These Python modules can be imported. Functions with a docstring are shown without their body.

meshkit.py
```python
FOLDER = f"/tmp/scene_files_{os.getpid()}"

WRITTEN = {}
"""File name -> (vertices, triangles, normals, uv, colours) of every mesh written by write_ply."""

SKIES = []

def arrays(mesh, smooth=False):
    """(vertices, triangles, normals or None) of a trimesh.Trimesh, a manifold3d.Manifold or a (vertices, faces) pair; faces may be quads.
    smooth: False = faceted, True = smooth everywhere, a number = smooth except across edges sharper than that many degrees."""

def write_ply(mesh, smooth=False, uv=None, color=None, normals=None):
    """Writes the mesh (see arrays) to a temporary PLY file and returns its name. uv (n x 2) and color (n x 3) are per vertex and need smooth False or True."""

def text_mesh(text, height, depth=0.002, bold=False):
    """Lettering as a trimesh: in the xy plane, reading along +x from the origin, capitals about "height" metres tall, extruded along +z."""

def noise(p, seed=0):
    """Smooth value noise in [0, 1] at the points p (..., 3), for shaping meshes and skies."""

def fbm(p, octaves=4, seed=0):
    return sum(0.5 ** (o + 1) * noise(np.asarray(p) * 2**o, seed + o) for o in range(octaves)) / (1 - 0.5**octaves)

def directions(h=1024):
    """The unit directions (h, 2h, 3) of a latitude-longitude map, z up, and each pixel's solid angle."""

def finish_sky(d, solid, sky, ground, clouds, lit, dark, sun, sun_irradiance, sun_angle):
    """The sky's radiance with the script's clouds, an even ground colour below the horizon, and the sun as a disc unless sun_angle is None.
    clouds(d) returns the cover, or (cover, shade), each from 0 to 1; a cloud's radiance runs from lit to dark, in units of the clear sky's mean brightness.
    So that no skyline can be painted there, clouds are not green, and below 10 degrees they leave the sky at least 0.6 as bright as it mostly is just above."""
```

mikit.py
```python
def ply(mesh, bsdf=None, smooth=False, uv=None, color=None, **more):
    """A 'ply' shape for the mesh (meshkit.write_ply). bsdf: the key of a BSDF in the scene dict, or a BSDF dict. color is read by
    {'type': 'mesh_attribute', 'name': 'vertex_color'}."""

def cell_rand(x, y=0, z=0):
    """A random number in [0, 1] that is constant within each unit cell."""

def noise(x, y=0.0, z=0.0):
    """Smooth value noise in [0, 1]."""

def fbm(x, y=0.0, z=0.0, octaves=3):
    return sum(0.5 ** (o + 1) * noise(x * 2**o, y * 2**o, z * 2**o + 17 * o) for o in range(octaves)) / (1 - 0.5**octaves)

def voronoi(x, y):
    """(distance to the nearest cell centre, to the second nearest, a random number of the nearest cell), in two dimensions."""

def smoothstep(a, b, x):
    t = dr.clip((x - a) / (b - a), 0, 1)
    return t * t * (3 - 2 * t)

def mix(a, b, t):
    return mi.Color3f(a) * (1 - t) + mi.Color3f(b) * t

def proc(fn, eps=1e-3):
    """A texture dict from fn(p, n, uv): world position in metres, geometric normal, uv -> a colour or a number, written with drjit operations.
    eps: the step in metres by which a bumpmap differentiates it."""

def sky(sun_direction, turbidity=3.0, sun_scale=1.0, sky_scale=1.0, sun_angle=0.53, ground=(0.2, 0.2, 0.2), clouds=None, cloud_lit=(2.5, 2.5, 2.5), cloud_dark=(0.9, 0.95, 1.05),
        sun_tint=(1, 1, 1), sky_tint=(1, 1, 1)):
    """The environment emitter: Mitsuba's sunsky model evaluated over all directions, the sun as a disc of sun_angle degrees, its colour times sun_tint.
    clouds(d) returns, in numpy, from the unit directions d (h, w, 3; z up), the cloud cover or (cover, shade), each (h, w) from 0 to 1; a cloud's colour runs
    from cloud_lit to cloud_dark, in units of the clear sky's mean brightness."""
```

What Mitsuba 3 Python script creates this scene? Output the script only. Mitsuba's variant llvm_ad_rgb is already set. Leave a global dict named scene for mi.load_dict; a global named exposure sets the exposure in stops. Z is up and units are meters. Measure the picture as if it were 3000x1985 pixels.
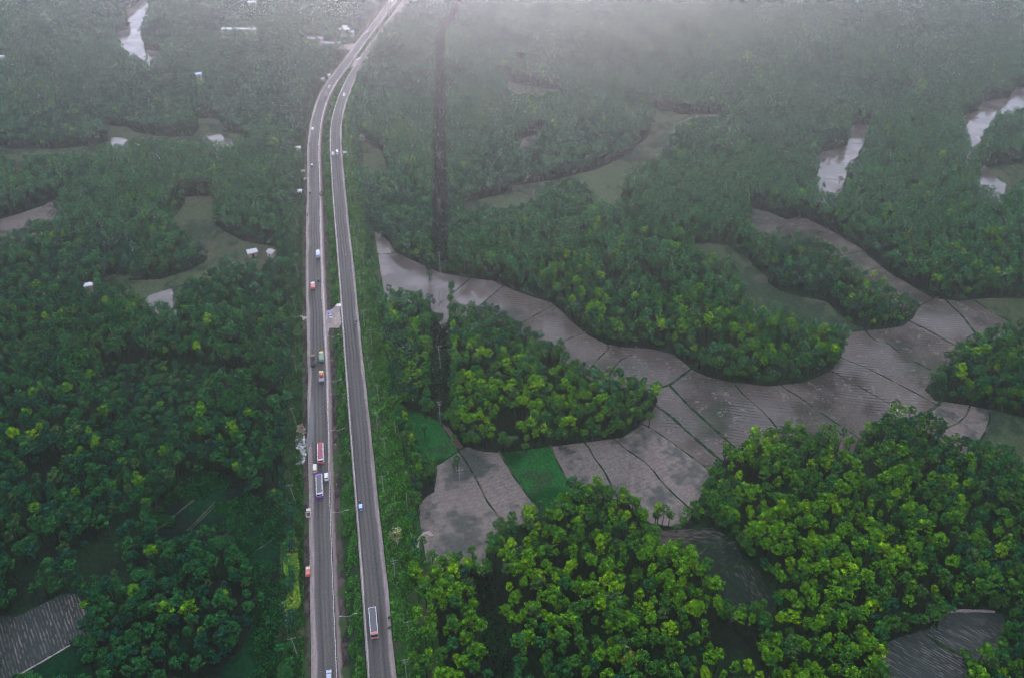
import math, random
import numpy as np, trimesh, shapely, drjit as dr, mitsuba as mi, mikit, meshkit, manifold3d
from shapely.geometry import Polygon, LineString, Point, MultiPolygon
from shapely.ops import unary_union, polygonize
from scipy.interpolate import PchipInterpolator
from scipy.ndimage import gaussian_filter1d

T = mi.ScalarTransform4f
scene, labels = {}, {}
# ------------------------------------------------------------------ camera, sky, exposure
CAM_H, PITCH, FOC, W0, H0 = 230.0, math.radians(35.5), 2333.0, 3000.0, 1985.0
FW = np.array([0, math.cos(PITCH), -math.sin(PITCH)])
UP = np.array([0, math.sin(PITCH), math.cos(PITCH)])
exposure = 4.85
scene['camera'] = {'type': 'perspective', 'fov': 2 * math.degrees(math.atan(W0 / 2 / FOC)), 'fov_axis': 'x', 'near_clip': 1.0, 'far_clip': 6000.0,
                   'to_world': T().look_at(origin=[0, 0, CAM_H], target=[0, FW[1] * 100, CAM_H + FW[2] * 100], up=[0, 0, 1]),
                   'medium': {'type': 'ref', 'id': 'haze_medium'}}
scene['sky'] = mikit.sky((0.0, 1.0, 0.21), turbidity=4, sun_scale=0.3, sun_angle=23, sun_tint=(0.665, 0.945, 2.5), clouds=lambda d: 1.0, cloud_lit=(0.84, 0.92, 1.20), ground=(0.05, 0.07, 0.06))
HAZE_SIGMA, HAZE_G = 0.00038, 0.92
scene['haze_medium'] = {'type': 'homogeneous', 'albedo': {'type': 'rgb', 'value': [0.97, 0.97, 0.975]}, 'sigma_t': HAZE_SIGMA, 'phase': {'type': 'hg', 'g': HAZE_G}}
scene['haze'] = {'type': 'cube', 'to_world': T().translate([0, 650, 116.5]).scale([1010, 970, 118.5]), 'bsdf': {'type': 'null'}, 'interior': {'type': 'ref', 'id': 'haze_medium'}}
labels['haze'] = {'label': 'pale grey mist thickening over the far forest', 'category': 'haze', 'kind': 'stuff'}


def at(px, py, z=0.0):
    """The point of height z that the photograph shows at (px, py), in pixels of the 3000 x 1985 photograph."""
    d = FW + np.array([1.0, 0, 0]) * (px - W0 / 2) / FOC - UP * (py - H0 / 2) / FOC
    return d * ((CAM_H - z) / -d[2]) + np.array([0, 0, CAM_H])


def project(p):
    q = np.asarray(p, float) - [0, 0, CAM_H]
    z = q @ FW
    return W0 / 2 + FOC * q[..., 0] / z, H0 / 2 - FOC * (q @ UP) / z, z


ROW, COL, SC = [0, 500, 1000, 1485], [0, 750, 1500, 2250], 3.136
TREE_Z = 11.0


def pts(text):
    """Outlines noted on enlargements of the photograph: 'rc:' names the enlargement (row, column), 'o:' the overview; 't' marks a point on tree tops."""
    out, ox, oy, k = [], 0, 0, 1 / 1.26582
    for tok in text.split():
        if tok.endswith(':'):
            if tok == 'o:':
                ox, oy, k = 0, 0, 1 / 1.26582
            elif tok == 'p:':
                ox, oy, k = 0, 0, 1
            else:
                ox, oy, k = COL[int(tok[1])], ROW[int(tok[0])], SC
            continue
        z = 0.0
        if tok[-1] == 't':
            z, tok = TREE_Z, tok[:-1]
        elif tok[-1] == 'm':
            z, tok = TREE_Z / 2, tok[:-1]
        x, y = tok.split(',')
        out.append(at(ox + float(x) / k, oy + float(y) / k, z)[:2])
    return np.array(out)


def crop(text):
    out, ox, oy, k = [], 0, 0, 1
    for tok in text.split():
        if tok.endswith(':'):
            ox, oy, k = (0, 0, 1 / 1.26582) if tok == 'o:' else (0, 0, 1) if tok == 'p:' else (COL[int(tok[1])], ROW[int(tok[0])], SC)
            continue
        x, y = tok.split(',')
        out.append((ox + float(x) / k, oy + float(y) / k))
    return out


# ------------------------------------------------------------------ materials
def rgb(*c):
    return {'type': 'rgb', 'value': list(c)}


def principled(c, rough=0.6, spec=0.4, **k):
    return {'type': 'twosided', 'bsdf': {'type': 'principled', 'base_color': c if isinstance(c, dict) else rgb(*c), 'roughness': rough, 'specular': spec, **k}}


VC = {'type': 'mesh_attribute', 'name': 'vertex_color'}
N, FB, SS, MX = mikit.noise, mikit.fbm, mikit.smoothstep, mikit.mix


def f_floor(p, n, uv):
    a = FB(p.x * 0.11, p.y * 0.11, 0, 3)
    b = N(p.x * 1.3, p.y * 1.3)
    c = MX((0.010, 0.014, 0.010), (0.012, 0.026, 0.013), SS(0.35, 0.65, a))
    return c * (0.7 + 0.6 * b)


def f_asphalt(p, n, uv):
    x = uv.x + 0.45 * (FB(uv.y * 0.045, 3.0) - 0.5) * 2 + 0.15 * (N(uv.y * 0.7, 9.0) - 0.5)
    long = FB(uv.y * 0.02, uv.x * 1.1, 4.0, 3)
    fine = N(p.x * 5, p.y * 2.2, 1.0)
    c = MX((0.034, 0.034, 0.033), (0.084, 0.077, 0.069), long)
    track = dr.exp(-dr.square((x - 3.4) / 0.35)) + dr.exp(-dr.square((x - 5.0) / 0.3)) + 0.8 * dr.exp(-dr.square((x - 6.6) / 0.4)) + dr.exp(-dr.square((x - 8.0) / 0.25))
    c = c * (1 - 0.45 * dr.minimum(track, 1) * (0.5 + N(uv.y * 0.03, 7.0)))
    dusty = MX((0.185, 0.150, 0.138), (0.25, 0.21, 0.195), long)
    edge = 1 - SS(1.1, 2.0, x) + SS(8.35, 8.75, uv.x + 0.35 * (N(uv.y * 0.1, 5.0) - 0.5))
    c = MX(c, dusty, dr.clip(edge * (0.65 + 0.5 * N(uv.y * 0.25, uv.x * 2)), 0, 1))
    return c * (0.8 + 0.4 * fine)


def f_median(p, n, uv):
    a, b = FB(p.x * 0.6, p.y * 0.35, 2.0, 4), N(p.x * 2.5, p.y * 2.5, 5)
    c = MX((0.018, 0.017, 0.015), (0.062, 0.050, 0.045), SS(0.3, 0.75, a + 0.25 * (b - 0.5)))
    c = MX(c, (0.03, 0.05, 0.02), SS(0.5, 0.7, FB(p.x * 0.25, p.y * 0.12, 7.0, 3)))
    c = MX(c, (0.010, 0.030, 0.010), 0.85 * SS(3.2, 4.2, uv.x + 1.5 * (b - 0.5)))
    return MX(c, (0.15, 0.118, 0.105), 1 - SS(0.5, 1.6, uv.x + 1.2 * (a - 0.5)))


def f_verge(p, n, uv):
    a, b = FB(p.x * 0.16, p.y * 0.1, 2.0, 3), N(p.x * 1.7, p.y * 1.7, 5)
    c = MX((0.010, 0.034, 0.010), (0.020, 0.062, 0.014), a) * (0.6 + 0.8 * b)
    return MX(c, (0.055, 0.045, 0.03), 0.7 * SS(0.6, 0.75, FB(p.x * 0.12, p.y * 0.07, 11.0, 3)))


def furrow(uv):
    s = uv.y + 0.5 * (FB(uv.x * 0.06, uv.y * 0.05, 0, 2) - 0.5) * 3
    return 0.5 + 0.5 * dr.sin(s * 6.2832 / 2.0 + 2.0 * N(uv.x * 0.12, uv.y * 0.4, 3))


def f_mud(p, n, uv):
    a, g = FB(p.x * 0.05, p.y * 0.05, 1.0, 4), N(p.x * 1.9, p.y * 1.9, 2.0)
    c = MX((0.046, 0.040, 0.033), (0.108, 0.091, 0.075), SS(0.3, 0.7, a))
    c = c * (0.80 + 0.34 * furrow(uv) * N(p.x * 0.08, p.y * 0.08, 12)) * (0.78 + 0.44 * g)
    plot = FB(p.x * 0.05, p.y * 0.09, 8.0, 4)
    speck = SS(0.5, 0.75, N(p.x * 1.1, p.y * 1.1, 14))
    c = MX(c, (0.030, 0.042, 0.028), 0.6 * SS(0.47, 0.66, plot + 0.12 * (speck - 0.5)))
    return MX(c, (0.17, 0.14, 0.115), 0.5 * SS(0.6, 0.8, N(p.x * 0.35, p.y * 0.35, 15)) * speck)


def f_wet(p, n, uv):
    a = FB(p.x * 0.045, p.y * 0.045, 5.0, 4)
    w = SS(0.38, 0.56, a) * SS(0.5, 0.7, furrow(uv) + 1.6 * (a - 0.45) + 0.3 * (N(p.x * 0.9, p.y * 0.9, 4) - 0.5)) + 0.2 * SS(0.6, 0.8, N(p.x * 0.6, p.y * 0.6, 9))
    return dr.clip(w, 0, 1)


def f_dry(p, n, uv):
    a, g = FB(p.x * 0.06, p.y * 0.06, 1.0, 4), N(p.x * 1.6, p.y * 1.6, 2.0)
    c = MX((0.027, 0.031, 0.024), (0.098, 0.080, 0.065), SS(0.34, 0.58, a + 0.2 * (N(p.x * 0.5, p.y * 0.5, 7) - 0.5)))
    return c * (0.92 + 0.14 * furrow(uv)) * (0.75 + 0.5 * g)


def f_dark_mud(p, n, uv):
    a, g = FB(p.x * 0.06, p.y * 0.06, 1.0, 4), N(uv.x * 0.6, uv.y * 2.4, 2.0)
    return MX((0.016, 0.024, 0.017), (0.060, 0.052, 0.044), SS(0.38, 0.62, a + 0.25 * (g - 0.5))) * (0.7 + 0.6 * g)


def f_plough(p, n, uv):
    a, g = FB(p.x * 0.08, p.y * 0.08, 1.0, 4), N(uv.x * 0.7, uv.y * 3.0, 2.0)
    s = dr.sin(uv.y * 6.2832 / 0.95 + 5.0 * N(uv.x * 0.07, uv.y * 0.12, 3))
    k = SS(0.62, 1.0, 0.5 + 0.5 * s + 1.1 * (g - 0.5)) * (0.3 + 0.7 * SS(0.35, 0.6, N(uv.x * 0.25, uv.y * 0.9, 6)))
    return MX((0.016, 0.023, 0.019), (0.105, 0.086, 0.074), k * (0.35 + 0.65 * SS(0.3, 0.6, a))) * (0.8 + 0.4 * g)


def f_grass(p, n, uv):
    a, g = FB(p.x * 0.03, p.y * 0.03, 1.0, 4), N(p.x * 1.4, p.y * 1.4, 2.0)
    c = MX((0.024, 0.040, 0.023), (0.050, 0.068, 0.033), SS(0.36, 0.6, a + 0.25 * (N(p.x * 0.4, p.y * 0.2, 8) - 0.5)))
    c = MX(c, (0.072, 0.066, 0.044), 0.6 * SS(0.58, 0.75, FB(p.x * 0.05, p.y * 0.05, 6.0, 3)))
    return c * (0.75 + 0.5 * g)


def f_rice(p, n, uv):
    a, g = FB(p.x * 0.07, p.y * 0.07, 1.0, 3), N(p.x * 2.2, p.y * 2.2, 2.0)
    row = 0.5 + 0.5 * dr.sin(uv.y * 6.2832 / 1.8 + 2 * a)
    c = MX((0.004, 0.034, 0.010), (0.011, 0.080, 0.018), SS(0.38, 0.62, a))
    c = MX(c, (0.03, 0.035, 0.02), 0.6 * SS(0.62, 0.78, FB(p.x * 0.14, p.y * 0.14, 5.0, 3)))
    return c * (0.55 + 0.6 * g) * (0.93 + 0.12 * row)


def f_dark(p, n, uv):
    a, g = FB(p.x * 0.05, p.y * 0.05, 1.0, 4), N(p.x * 1.2, p.y * 1.2, 2.0)
    return MX((0.008, 0.013, 0.010), (0.005, 0.028, 0.011), SS(0.38, 0.62, a)) * (0.7 + 0.6 * g)


def f_pond(p, n, uv):
    a = FB(p.x * 0.08, p.y * 0.08, 3.0, 4)
    return MX((0.058, 0.047, 0.038), (0.100, 0.082, 0.068), SS(0.35, 0.7, a))


def f_track(p, n, uv):
    return MX((0.030, 0.034, 0.024), (0.085, 0.075, 0.06), N(p.x * 0.5, p.y * 0.5, 3.0)) * (0.7 + 0.6 * N(p.x * 2, p.y * 2, 2.0))


def f_path(p, n, uv):
    a, g = FB(p.x * 0.3, p.y * 0.3, 1.0, 4), N(p.x * 2, p.y * 2, 2.0)
    return MX((0.15, 0.122, 0.108), (0.32, 0.27, 0.245), a) * (0.8 + 0.4 * g)


def f_bund(p, n, uv):
    a = FB(p.x * 0.35, p.y * 0.35, 1.0, 3)
    return MX((0.008, 0.026, 0.011), (0.040, 0.046, 0.026), SS(0.45, 0.8, a))


def f_bund_dry(p, n, uv):
    a = FB(p.x * 0.25, p.y * 0.25, 1.0, 3)
    return MX((0.010, 0.024, 0.011), (0.060, 0.052, 0.034), SS(0.5, 0.62, a))


P = mikit.proc
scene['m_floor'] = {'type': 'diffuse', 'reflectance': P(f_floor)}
scene['m_asphalt'] = principled(P(f_asphalt), 0.8, 0.2)
scene['m_median'] = {'type': 'diffuse', 'reflectance': P(f_median)}
scene['m_verge'] = {'type': 'diffuse', 'reflectance': P(f_verge)}
scene['m_mud_matte'] = {'type': 'diffuse', 'reflectance': P(f_mud)}
scene['m_mud_water'] = {'type': 'roughplastic', 'diffuse_reflectance': rgb(0.060, 0.046, 0.036), 'int_ior': 1.45, 'alpha': 0.06}
scene['m_wet_mud'] = {'type': 'blendbsdf', 'weight': P(f_wet), 'a': {'type': 'ref', 'id': 'm_mud_matte'}, 'b': {'type': 'ref', 'id': 'm_mud_water'}}
scene['m_pond'] = {'type': 'roughplastic', 'diffuse_reflectance': P(f_pond), 'int_ior': 1.48, 'alpha': 0.01}
scene['m_shallow'] = {'type': 'roughplastic', 'diffuse_reflectance': P(f_pond), 'int_ior': 1.42, 'alpha': 0.006}
scene['m_dry_mud'] = principled(P(f_dry), 0.7, 0.3)
scene['m_dark_mud'] = {'type': 'diffuse', 'reflectance': P(f_dark_mud)}
scene['m_plough'] = principled(P(f_plough), 0.7, 0.3)
scene['m_grass'] = {'type': 'diffuse', 'reflectance': P(f_grass)}
scene['m_rice'] = {'type': 'diffuse', 'reflectance': P(f_rice)}
scene['m_dark_grass'] = {'type': 'diffuse', 'reflectance': P(f_dark)}
scene['m_track'] = {'type': 'diffuse', 'reflectance': P(f_track)}
scene['m_path'] = {'type': 'diffuse', 'reflectance': P(f_path)}
scene['m_bund_dry'] = {'type': 'diffuse', 'reflectance': P(f_bund_dry)}
scene['m_bund'] = {'type': 'diffuse', 'reflectance': P(f_bund)}
scene['m_leaf'] = {'type': 'twosided', 'bsdf': {'type': 'diffuse', 'reflectance': VC}}
scene['m_bark'] = {'type': 'twosided', 'bsdf': {'type': 'diffuse', 'reflectance': rgb(0.028, 0.026, 0.021)}}
scene['m_vc'] = principled(VC, 0.7, 0.3)


def paint(name, c, rough=0.35, spec=0.5, **k):
    scene['m_' + name] = principled(c, rough, spec, **k)


paint('white', (0.50, 0.50, 0.485))
paint('cream', (0.47, 0.44, 0.36))
paint('red', (0.34, 0.03, 0.045))
paint('dark_red', (0.17, 0.028, 0.045))
paint('coral', (0.40, 0.125, 0.095))
paint('yellow', (0.52, 0.42, 0.12))
paint('green_tarp', (0.12, 0.20, 0.135), 0.8)
paint('auto_green', (0.02, 0.075, 0.045))
paint('silver', (0.32, 0.345, 0.40))
paint('blue', (0.05, 0.13, 0.42))
paint('pale_blue', (0.30, 0.42, 0.62))
paint('purple', (0.20, 0.05, 0.42))
paint('grey', (0.26, 0.27, 0.29), 0.7)
paint('dark_grey', (0.055, 0.06, 0.062), 0.7)
paint('brown', (0.17, 0.085, 0.06), 0.6)
paint('black', (0.015, 0.015, 0.016), 0.4)
paint('tyre', (0.02, 0.02, 0.02), 0.85)
paint('glass', (0.02, 0.024, 0.028), 0.08, 0.6)
paint('lamp_red', (0.35, 0.02, 0.015), 0.2)
paint('lamp_clear', (0.6, 0.6, 0.58), 0.1)
paint('concrete', (0.17, 0.167, 0.155), 0.8)
paint('steel', (0.20, 0.20, 0.19), 0.7)
paint('tin', (0.40, 0.39, 0.38), 0.6)
paint('tin_dull', (0.32, 0.29, 0.28), 0.7)
paint('tin_blue', (0.40, 0.62, 0.75), 0.5)
paint('wall', (0.38, 0.35, 0.31), 0.9)
paint('brick_wall', (0.28, 0.20, 0.17), 0.9)
paint('cloth_blue', (0.05, 0.09, 0.22), 0.9)
paint('cloth_dark', (0.03, 0.03, 0.035), 0.9)
paint('skin', (0.22, 0.12, 0.08), 0.6)
paint('road_paint', (0.36, 0.34, 0.33), 0.7)

# ------------------------------------------------------------------ helpers
_count = {}


def numbered(name):
    k = _count.get(name, 0)
    _count[name] = k + 1
    return name if k == 0 else f'{name}_{k:03d}'


def structure(name, mesh, mat, label=None, uv=None, smooth=False):
    key = numbered(name)
    scene[key] = mikit.ply(mesh, mat, smooth=smooth, uv=uv)
    labels[key] = {'kind': 'structure', **({'label': label} if label else {})}
    return key


def thing(name, parts, label, cat, group=None, tw=None, kind=None):
    """parts: (part name or None for the thing's own mesh, ply dict). Parts of one name are numbered."""
    key = numbered(name)
    labels[key] = {'label': label, 'category': cat}
    if group:
        labels[key]['group'] = group
    if kind:
        labels[key]['kind'] = kind
    seen = {}
    for part, d in parts:
        if part is None:
            k = key
        else:
            n = seen.get(part, 0)
            seen[part] = n + 1
            k = f'{key}__{part}' + (f'_{n:03d}' if n else '')
        scene[k] = {**d, **({'to_world': tw} if tw is not None else {})}
    return key


def box(x0, x1, y0, y1, z0, z1, c=0.04, top=None):
    """A chamfered box; top=(dx0, dx1, dy) draws the upper edges in."""
    a, b, w = top if top else (0, 0, 0)
    c = min(c, (x1 - x0) / 4, (y1 - y0) / 4, (z1 - z0) / 4)
    v = []
    for s, (X0, X1, Y0, Y1) in ((0, (x0, x1, y0, y1)), (1, (x0 + a, x1 - b, y0 + w, y1 - w))):
        z, zi = (z1, z1 - c) if s else (z0, z0 + c)
        for X, sx in ((X0, 1), (X1, -1)):
            for Y, sy in ((Y0, 1), (Y1, -1)):
                v += [(X + sx * c, Y + sy * c, z), (X, Y + sy * c, zi), (X + sx * c, Y, zi)]
    return trimesh.convex.convex_hull(np.array(v))


def cyl(p, q, r, r2=None, n=8):
    p, q = np.asarray(p, float), np.asarray(q, float)
    d = (q - p) / np.linalg.norm(q - p)
    a = np.cross(d, [0, 0, 1] if abs(d[2]) < 0.9 else [1, 0, 0])
    a /= np.linalg.norm(a)
    b = np.cross(d, a)
    t = np.arange(n) * 2 * np.pi / n
    ring = np.cos(t)[:, None] * a + np.sin(t)[:, None] * b
    v = np.vstack([p + ring * r, q + ring * (r if r2 is None else r2), [p], [q]])
    i = np.arange(n)
    j = (i + 1) % n
    f = np.vstack([np.stack([i, j, j + n], 1), np.stack([i, j + n, i + n], 1), np.stack([j, i, i * 0 + 2 * n], 1), np.stack([i + n, j + n, i * 0 + 2 * n + 1], 1)])
    return trimesh.Trimesh(v, f, process=False)


def cat(*m):
    return trimesh.util.concatenate([x for x in m])


def tri(poly):
    """Triangles of a shapely polygon."""
    v, f = trimesh.creation.triangulate_polygon(poly, engine='earcut')
    v, f = np.asarray(v), np.asarray(f)
    a = v[f]
    area = (a[:, 1, 0] - a[:, 0, 0]) * (a[:, 2, 1] - a[:, 0, 1]) - (a[:, 1, 1] - a[:, 0, 1]) * (a[:, 2, 0] - a[:, 0, 0])
    f[area < 0] = f[area < 0][:, ::-1]
    return v, f


def polys(g):
    return [x for x in (g.geoms if hasattr(g, 'geoms') else [g]) if x.geom_type == 'Polygon' and x.area > 1]


def strip(left, right, z, cross=1, crown=0.0, sides=True):
    """A ribbon between two equally long polylines, with short sides down to the ground; also (across, along) in metres."""
    left, right = np.asarray(left), np.asarray(right)
    n = len(left)
    along = np.concatenate([[0], np.cumsum(np.linalg.norm(np.diff((left + right) / 2, axis=0), axis=1))])
    v, uv = [], []
    ts = np.linspace(0, 1, cross + 1)
    cols = ([(0, -1)] if sides else []) + [(t, 0) for t in ts] + ([(1, -1)] if sides else [])
    for t, s in cols:
        w = left * (1 - t) + right * t
        v.append(np.column_stack([w, np.full(n, z + crown * (1 - (2 * t - 1) ** 2) if s == 0 else -0.3)]))
        uv.append(np.column_stack([np.linalg.norm(w - left, axis=1), along]))
    v, uv = np.array(v), np.array(uv)
    m = len(cols)
    i, j = np.meshgrid(np.arange(m - 1), np.arange(n - 1), indexing='ij')
    q = np.stack([i * n + j, (i + 1) * n + j, (i + 1) * n + j + 1, i * n + j + 1], -1).reshape(-1, 4)
    return (v.reshape(-1, 3), q), uv.reshape(-1, 2)


# ------------------------------------------------------------------ roads
PYS = [1985, 1800, 1645, 1485, 1300, 1160, 1000, 900, 800, 700, 600, 500, 440, 380, 320, 280, 240, 200, 160, 120, 80, 40, 0]
EDGES = [[912, 911, 909.4, 908, 901, 900, 898, 898, 896, 897, 898, 900, 900, 903, 917, 935, 957, 987, 1015, 1047, 1080, 1112, 1143],
         [994, 984, 978, 970, 968, 967, 959, 953, 948, 944.5, 941, 938, 935, 939, 951, 963, 984, 1020, 1049, 1074, 1105, 1132, 1163],
         [1077, 1064, 1053, 1040, 1027, 1018, 1005, 998.7, 992, 984, 975.8, 970, 966, 967.5, 978, 990.8, 1010, 1037, 1062, 1093, 1121, 1152, 1181],
         [1161, 1144, 1129.5, 1112, 1089.6, 1073.7, 1058.7, 1048, 1038.6, 1027.4, 1016, 1006.7, 1002, 997, 1008, 1024, 1038.6, 1056, 1085, 1113, 1145, 1174, 1200]]
YS = np.arange(60.0, 1500.0, 4.0)
edge_x = []
for e in EDGES:
    w = np.array([at(x, y)[:2] for x, y in zip(e, PYS)])
    f = PchipInterpolator(w[:, 1], w[:, 0], extrapolate=False)
    x = f(YS)
    lo, hi = ~np.isnan(x), None
    k0, k1 = np.nonzero(lo)[0][[0, -1]]
    x[:k0] = x[k0] + (YS[:k0] - YS[k0]) * (x[k0 + 10] - x[k0]) / 40
    x[k1 + 1:] = x[k1] + (YS[k1 + 1:] - YS[k1]) * (x[k1] - x[k1 - 20]) / 80
    edge_x.append(x)
centre = [gaussian_filter1d((edge_x[0] + edge_x[1]) / 2, 6, mode='nearest'), gaussian_filter1d((edge_x[2] + edge_x[3]) / 2, 6, mode='nearest')]
half = [np.interp(YS, [130, 180, 230, 290, 420, 540, 600, 1500], [4.3, 4.2, 4.4, 5.0, 4.9, 4.6, 4.7, 4.5]), np.full(len(YS), 4.5)]


def lane(k, d):
    """The x of carriageway k, d metres right of its middle, and its heading, at the y asked for."""
    return lambda y: (float(np.interp(y, YS, centre[k])) + d, math.atan2(1, float(np.interp(y + 6, YS, centre[k]) - np.interp(y - 6, YS, centre[k])) / 12))


rng = np.random.default_rng(5)
road_poly = []
for k in (0, 1):
    wob = gaussian_filter1d(rng.normal(size=len(YS)), 1.5) * 0.35
    xl, xr = centre[k] - half[k] + (wob if k == 0 else 0), centre[k] + half[k] + (wob if k == 1 else 0)
    L, R = np.column_stack([xl, YS]), np.column_stack([xr, YS])
    mesh, uv = strip(L, R, 0.30, cross=6, crown=0.06)
    if k == 1:
        uv[:, 0] = uv[:, 0].max() - uv[:, 0]
    structure('road', mesh, 'm_asphalt', ['left carriageway of grey asphalt with dusty edges', 'right carriageway of grey asphalt with dusty edges'][k], uv=uv, smooth=True)
    road_poly.append(Polygon(np.vstack([L, R[::-1]])))
    inner = xr - 0.75 if k == 0 else xl + 0.45
    m2, _ = strip(np.column_stack([inner, YS])[10:], np.column_stack([inner + 0.15, YS])[10:], 0.355, sides=False)
    structure('road_marking', m2, 'm_road_paint', ['pale worn edge line along the median side of the left carriageway', 'pale worn edge line along the median side of the right carriageway'][k])
m2, uv = strip(np.column_stack([centre[0] + half[0] - 0.1, YS]), np.column_stack([centre[1] - half[1] + 0.1, YS]), 0.12, cross=4, sides=False)
structure('median', m2, 'm_median', 'bare brown earth median between the two carriageways', uv=uv)
m2, uv = strip(np.column_stack([centre[0] - half[0] - 2.2, YS]), np.column_stack([centre[0] - half[0] + 0.1, YS]), 0.10, cross=2, sides=False)
uv[:, 0] = 1.7 + 0.8 * (uv[:, 0].max() - uv[:, 0])
structure('road_shoulder', m2, 'm_median', 'brown earth shoulder left of the highway', uv=uv)
for k, o in ((0, -1), (1, 1)):
    a = centre[k] + o * (half[k] - 0.1) + (-2.0 if k == 0 else 0)
    b = a + o * (9 if k == 0 else 15)
    l, r = (b, a) if k == 0 else (a, b)
    m2, uv = strip(np.column_stack([l, YS]), np.column_stack([r, YS]), 0.06, cross=3, sides=False)
    structure('verge', m2, 'm_verge', ['grassy verge left of the highway', 'broad grassy verge right of the highway under the power lines'][k], uv=uv)
pl = Polygon(pts('p: 913.5,1165 918,1175 919,1288 912,1300 905,1315 900,1332 897,1300 903,1250 908,1205'))
v, f = tri(pl)
structure('asphalt_patch', (np.column_stack([v, np.full(len(v), 0.37)]), f), 'm_dark_grey', 'darker asphalt patch at the left edge of the left carriageway')
gap = Polygon(pts('p: 956,1000 955,912 968,910 990,892 998,905 997,918 1000,950 994,962 966,962'))
v, f = tri(gap)
structure('median_crossing', (np.column_stack([v, np.full(len(v), 0.33)]), f), 'm_path', 'pale bare crossing in the median with the blue topped truck')
gap2 = Polygon(pts('p: 1028,196 1044,172 1062,168 1066,176 1044,198'))
v, f = tri(gap2)
structure('median_crossing', (np.column_stack([v, np.full(len(v), 0.33)]), f), 'm_path', 'far bare crossing in the median where vehicles turn')

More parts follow.
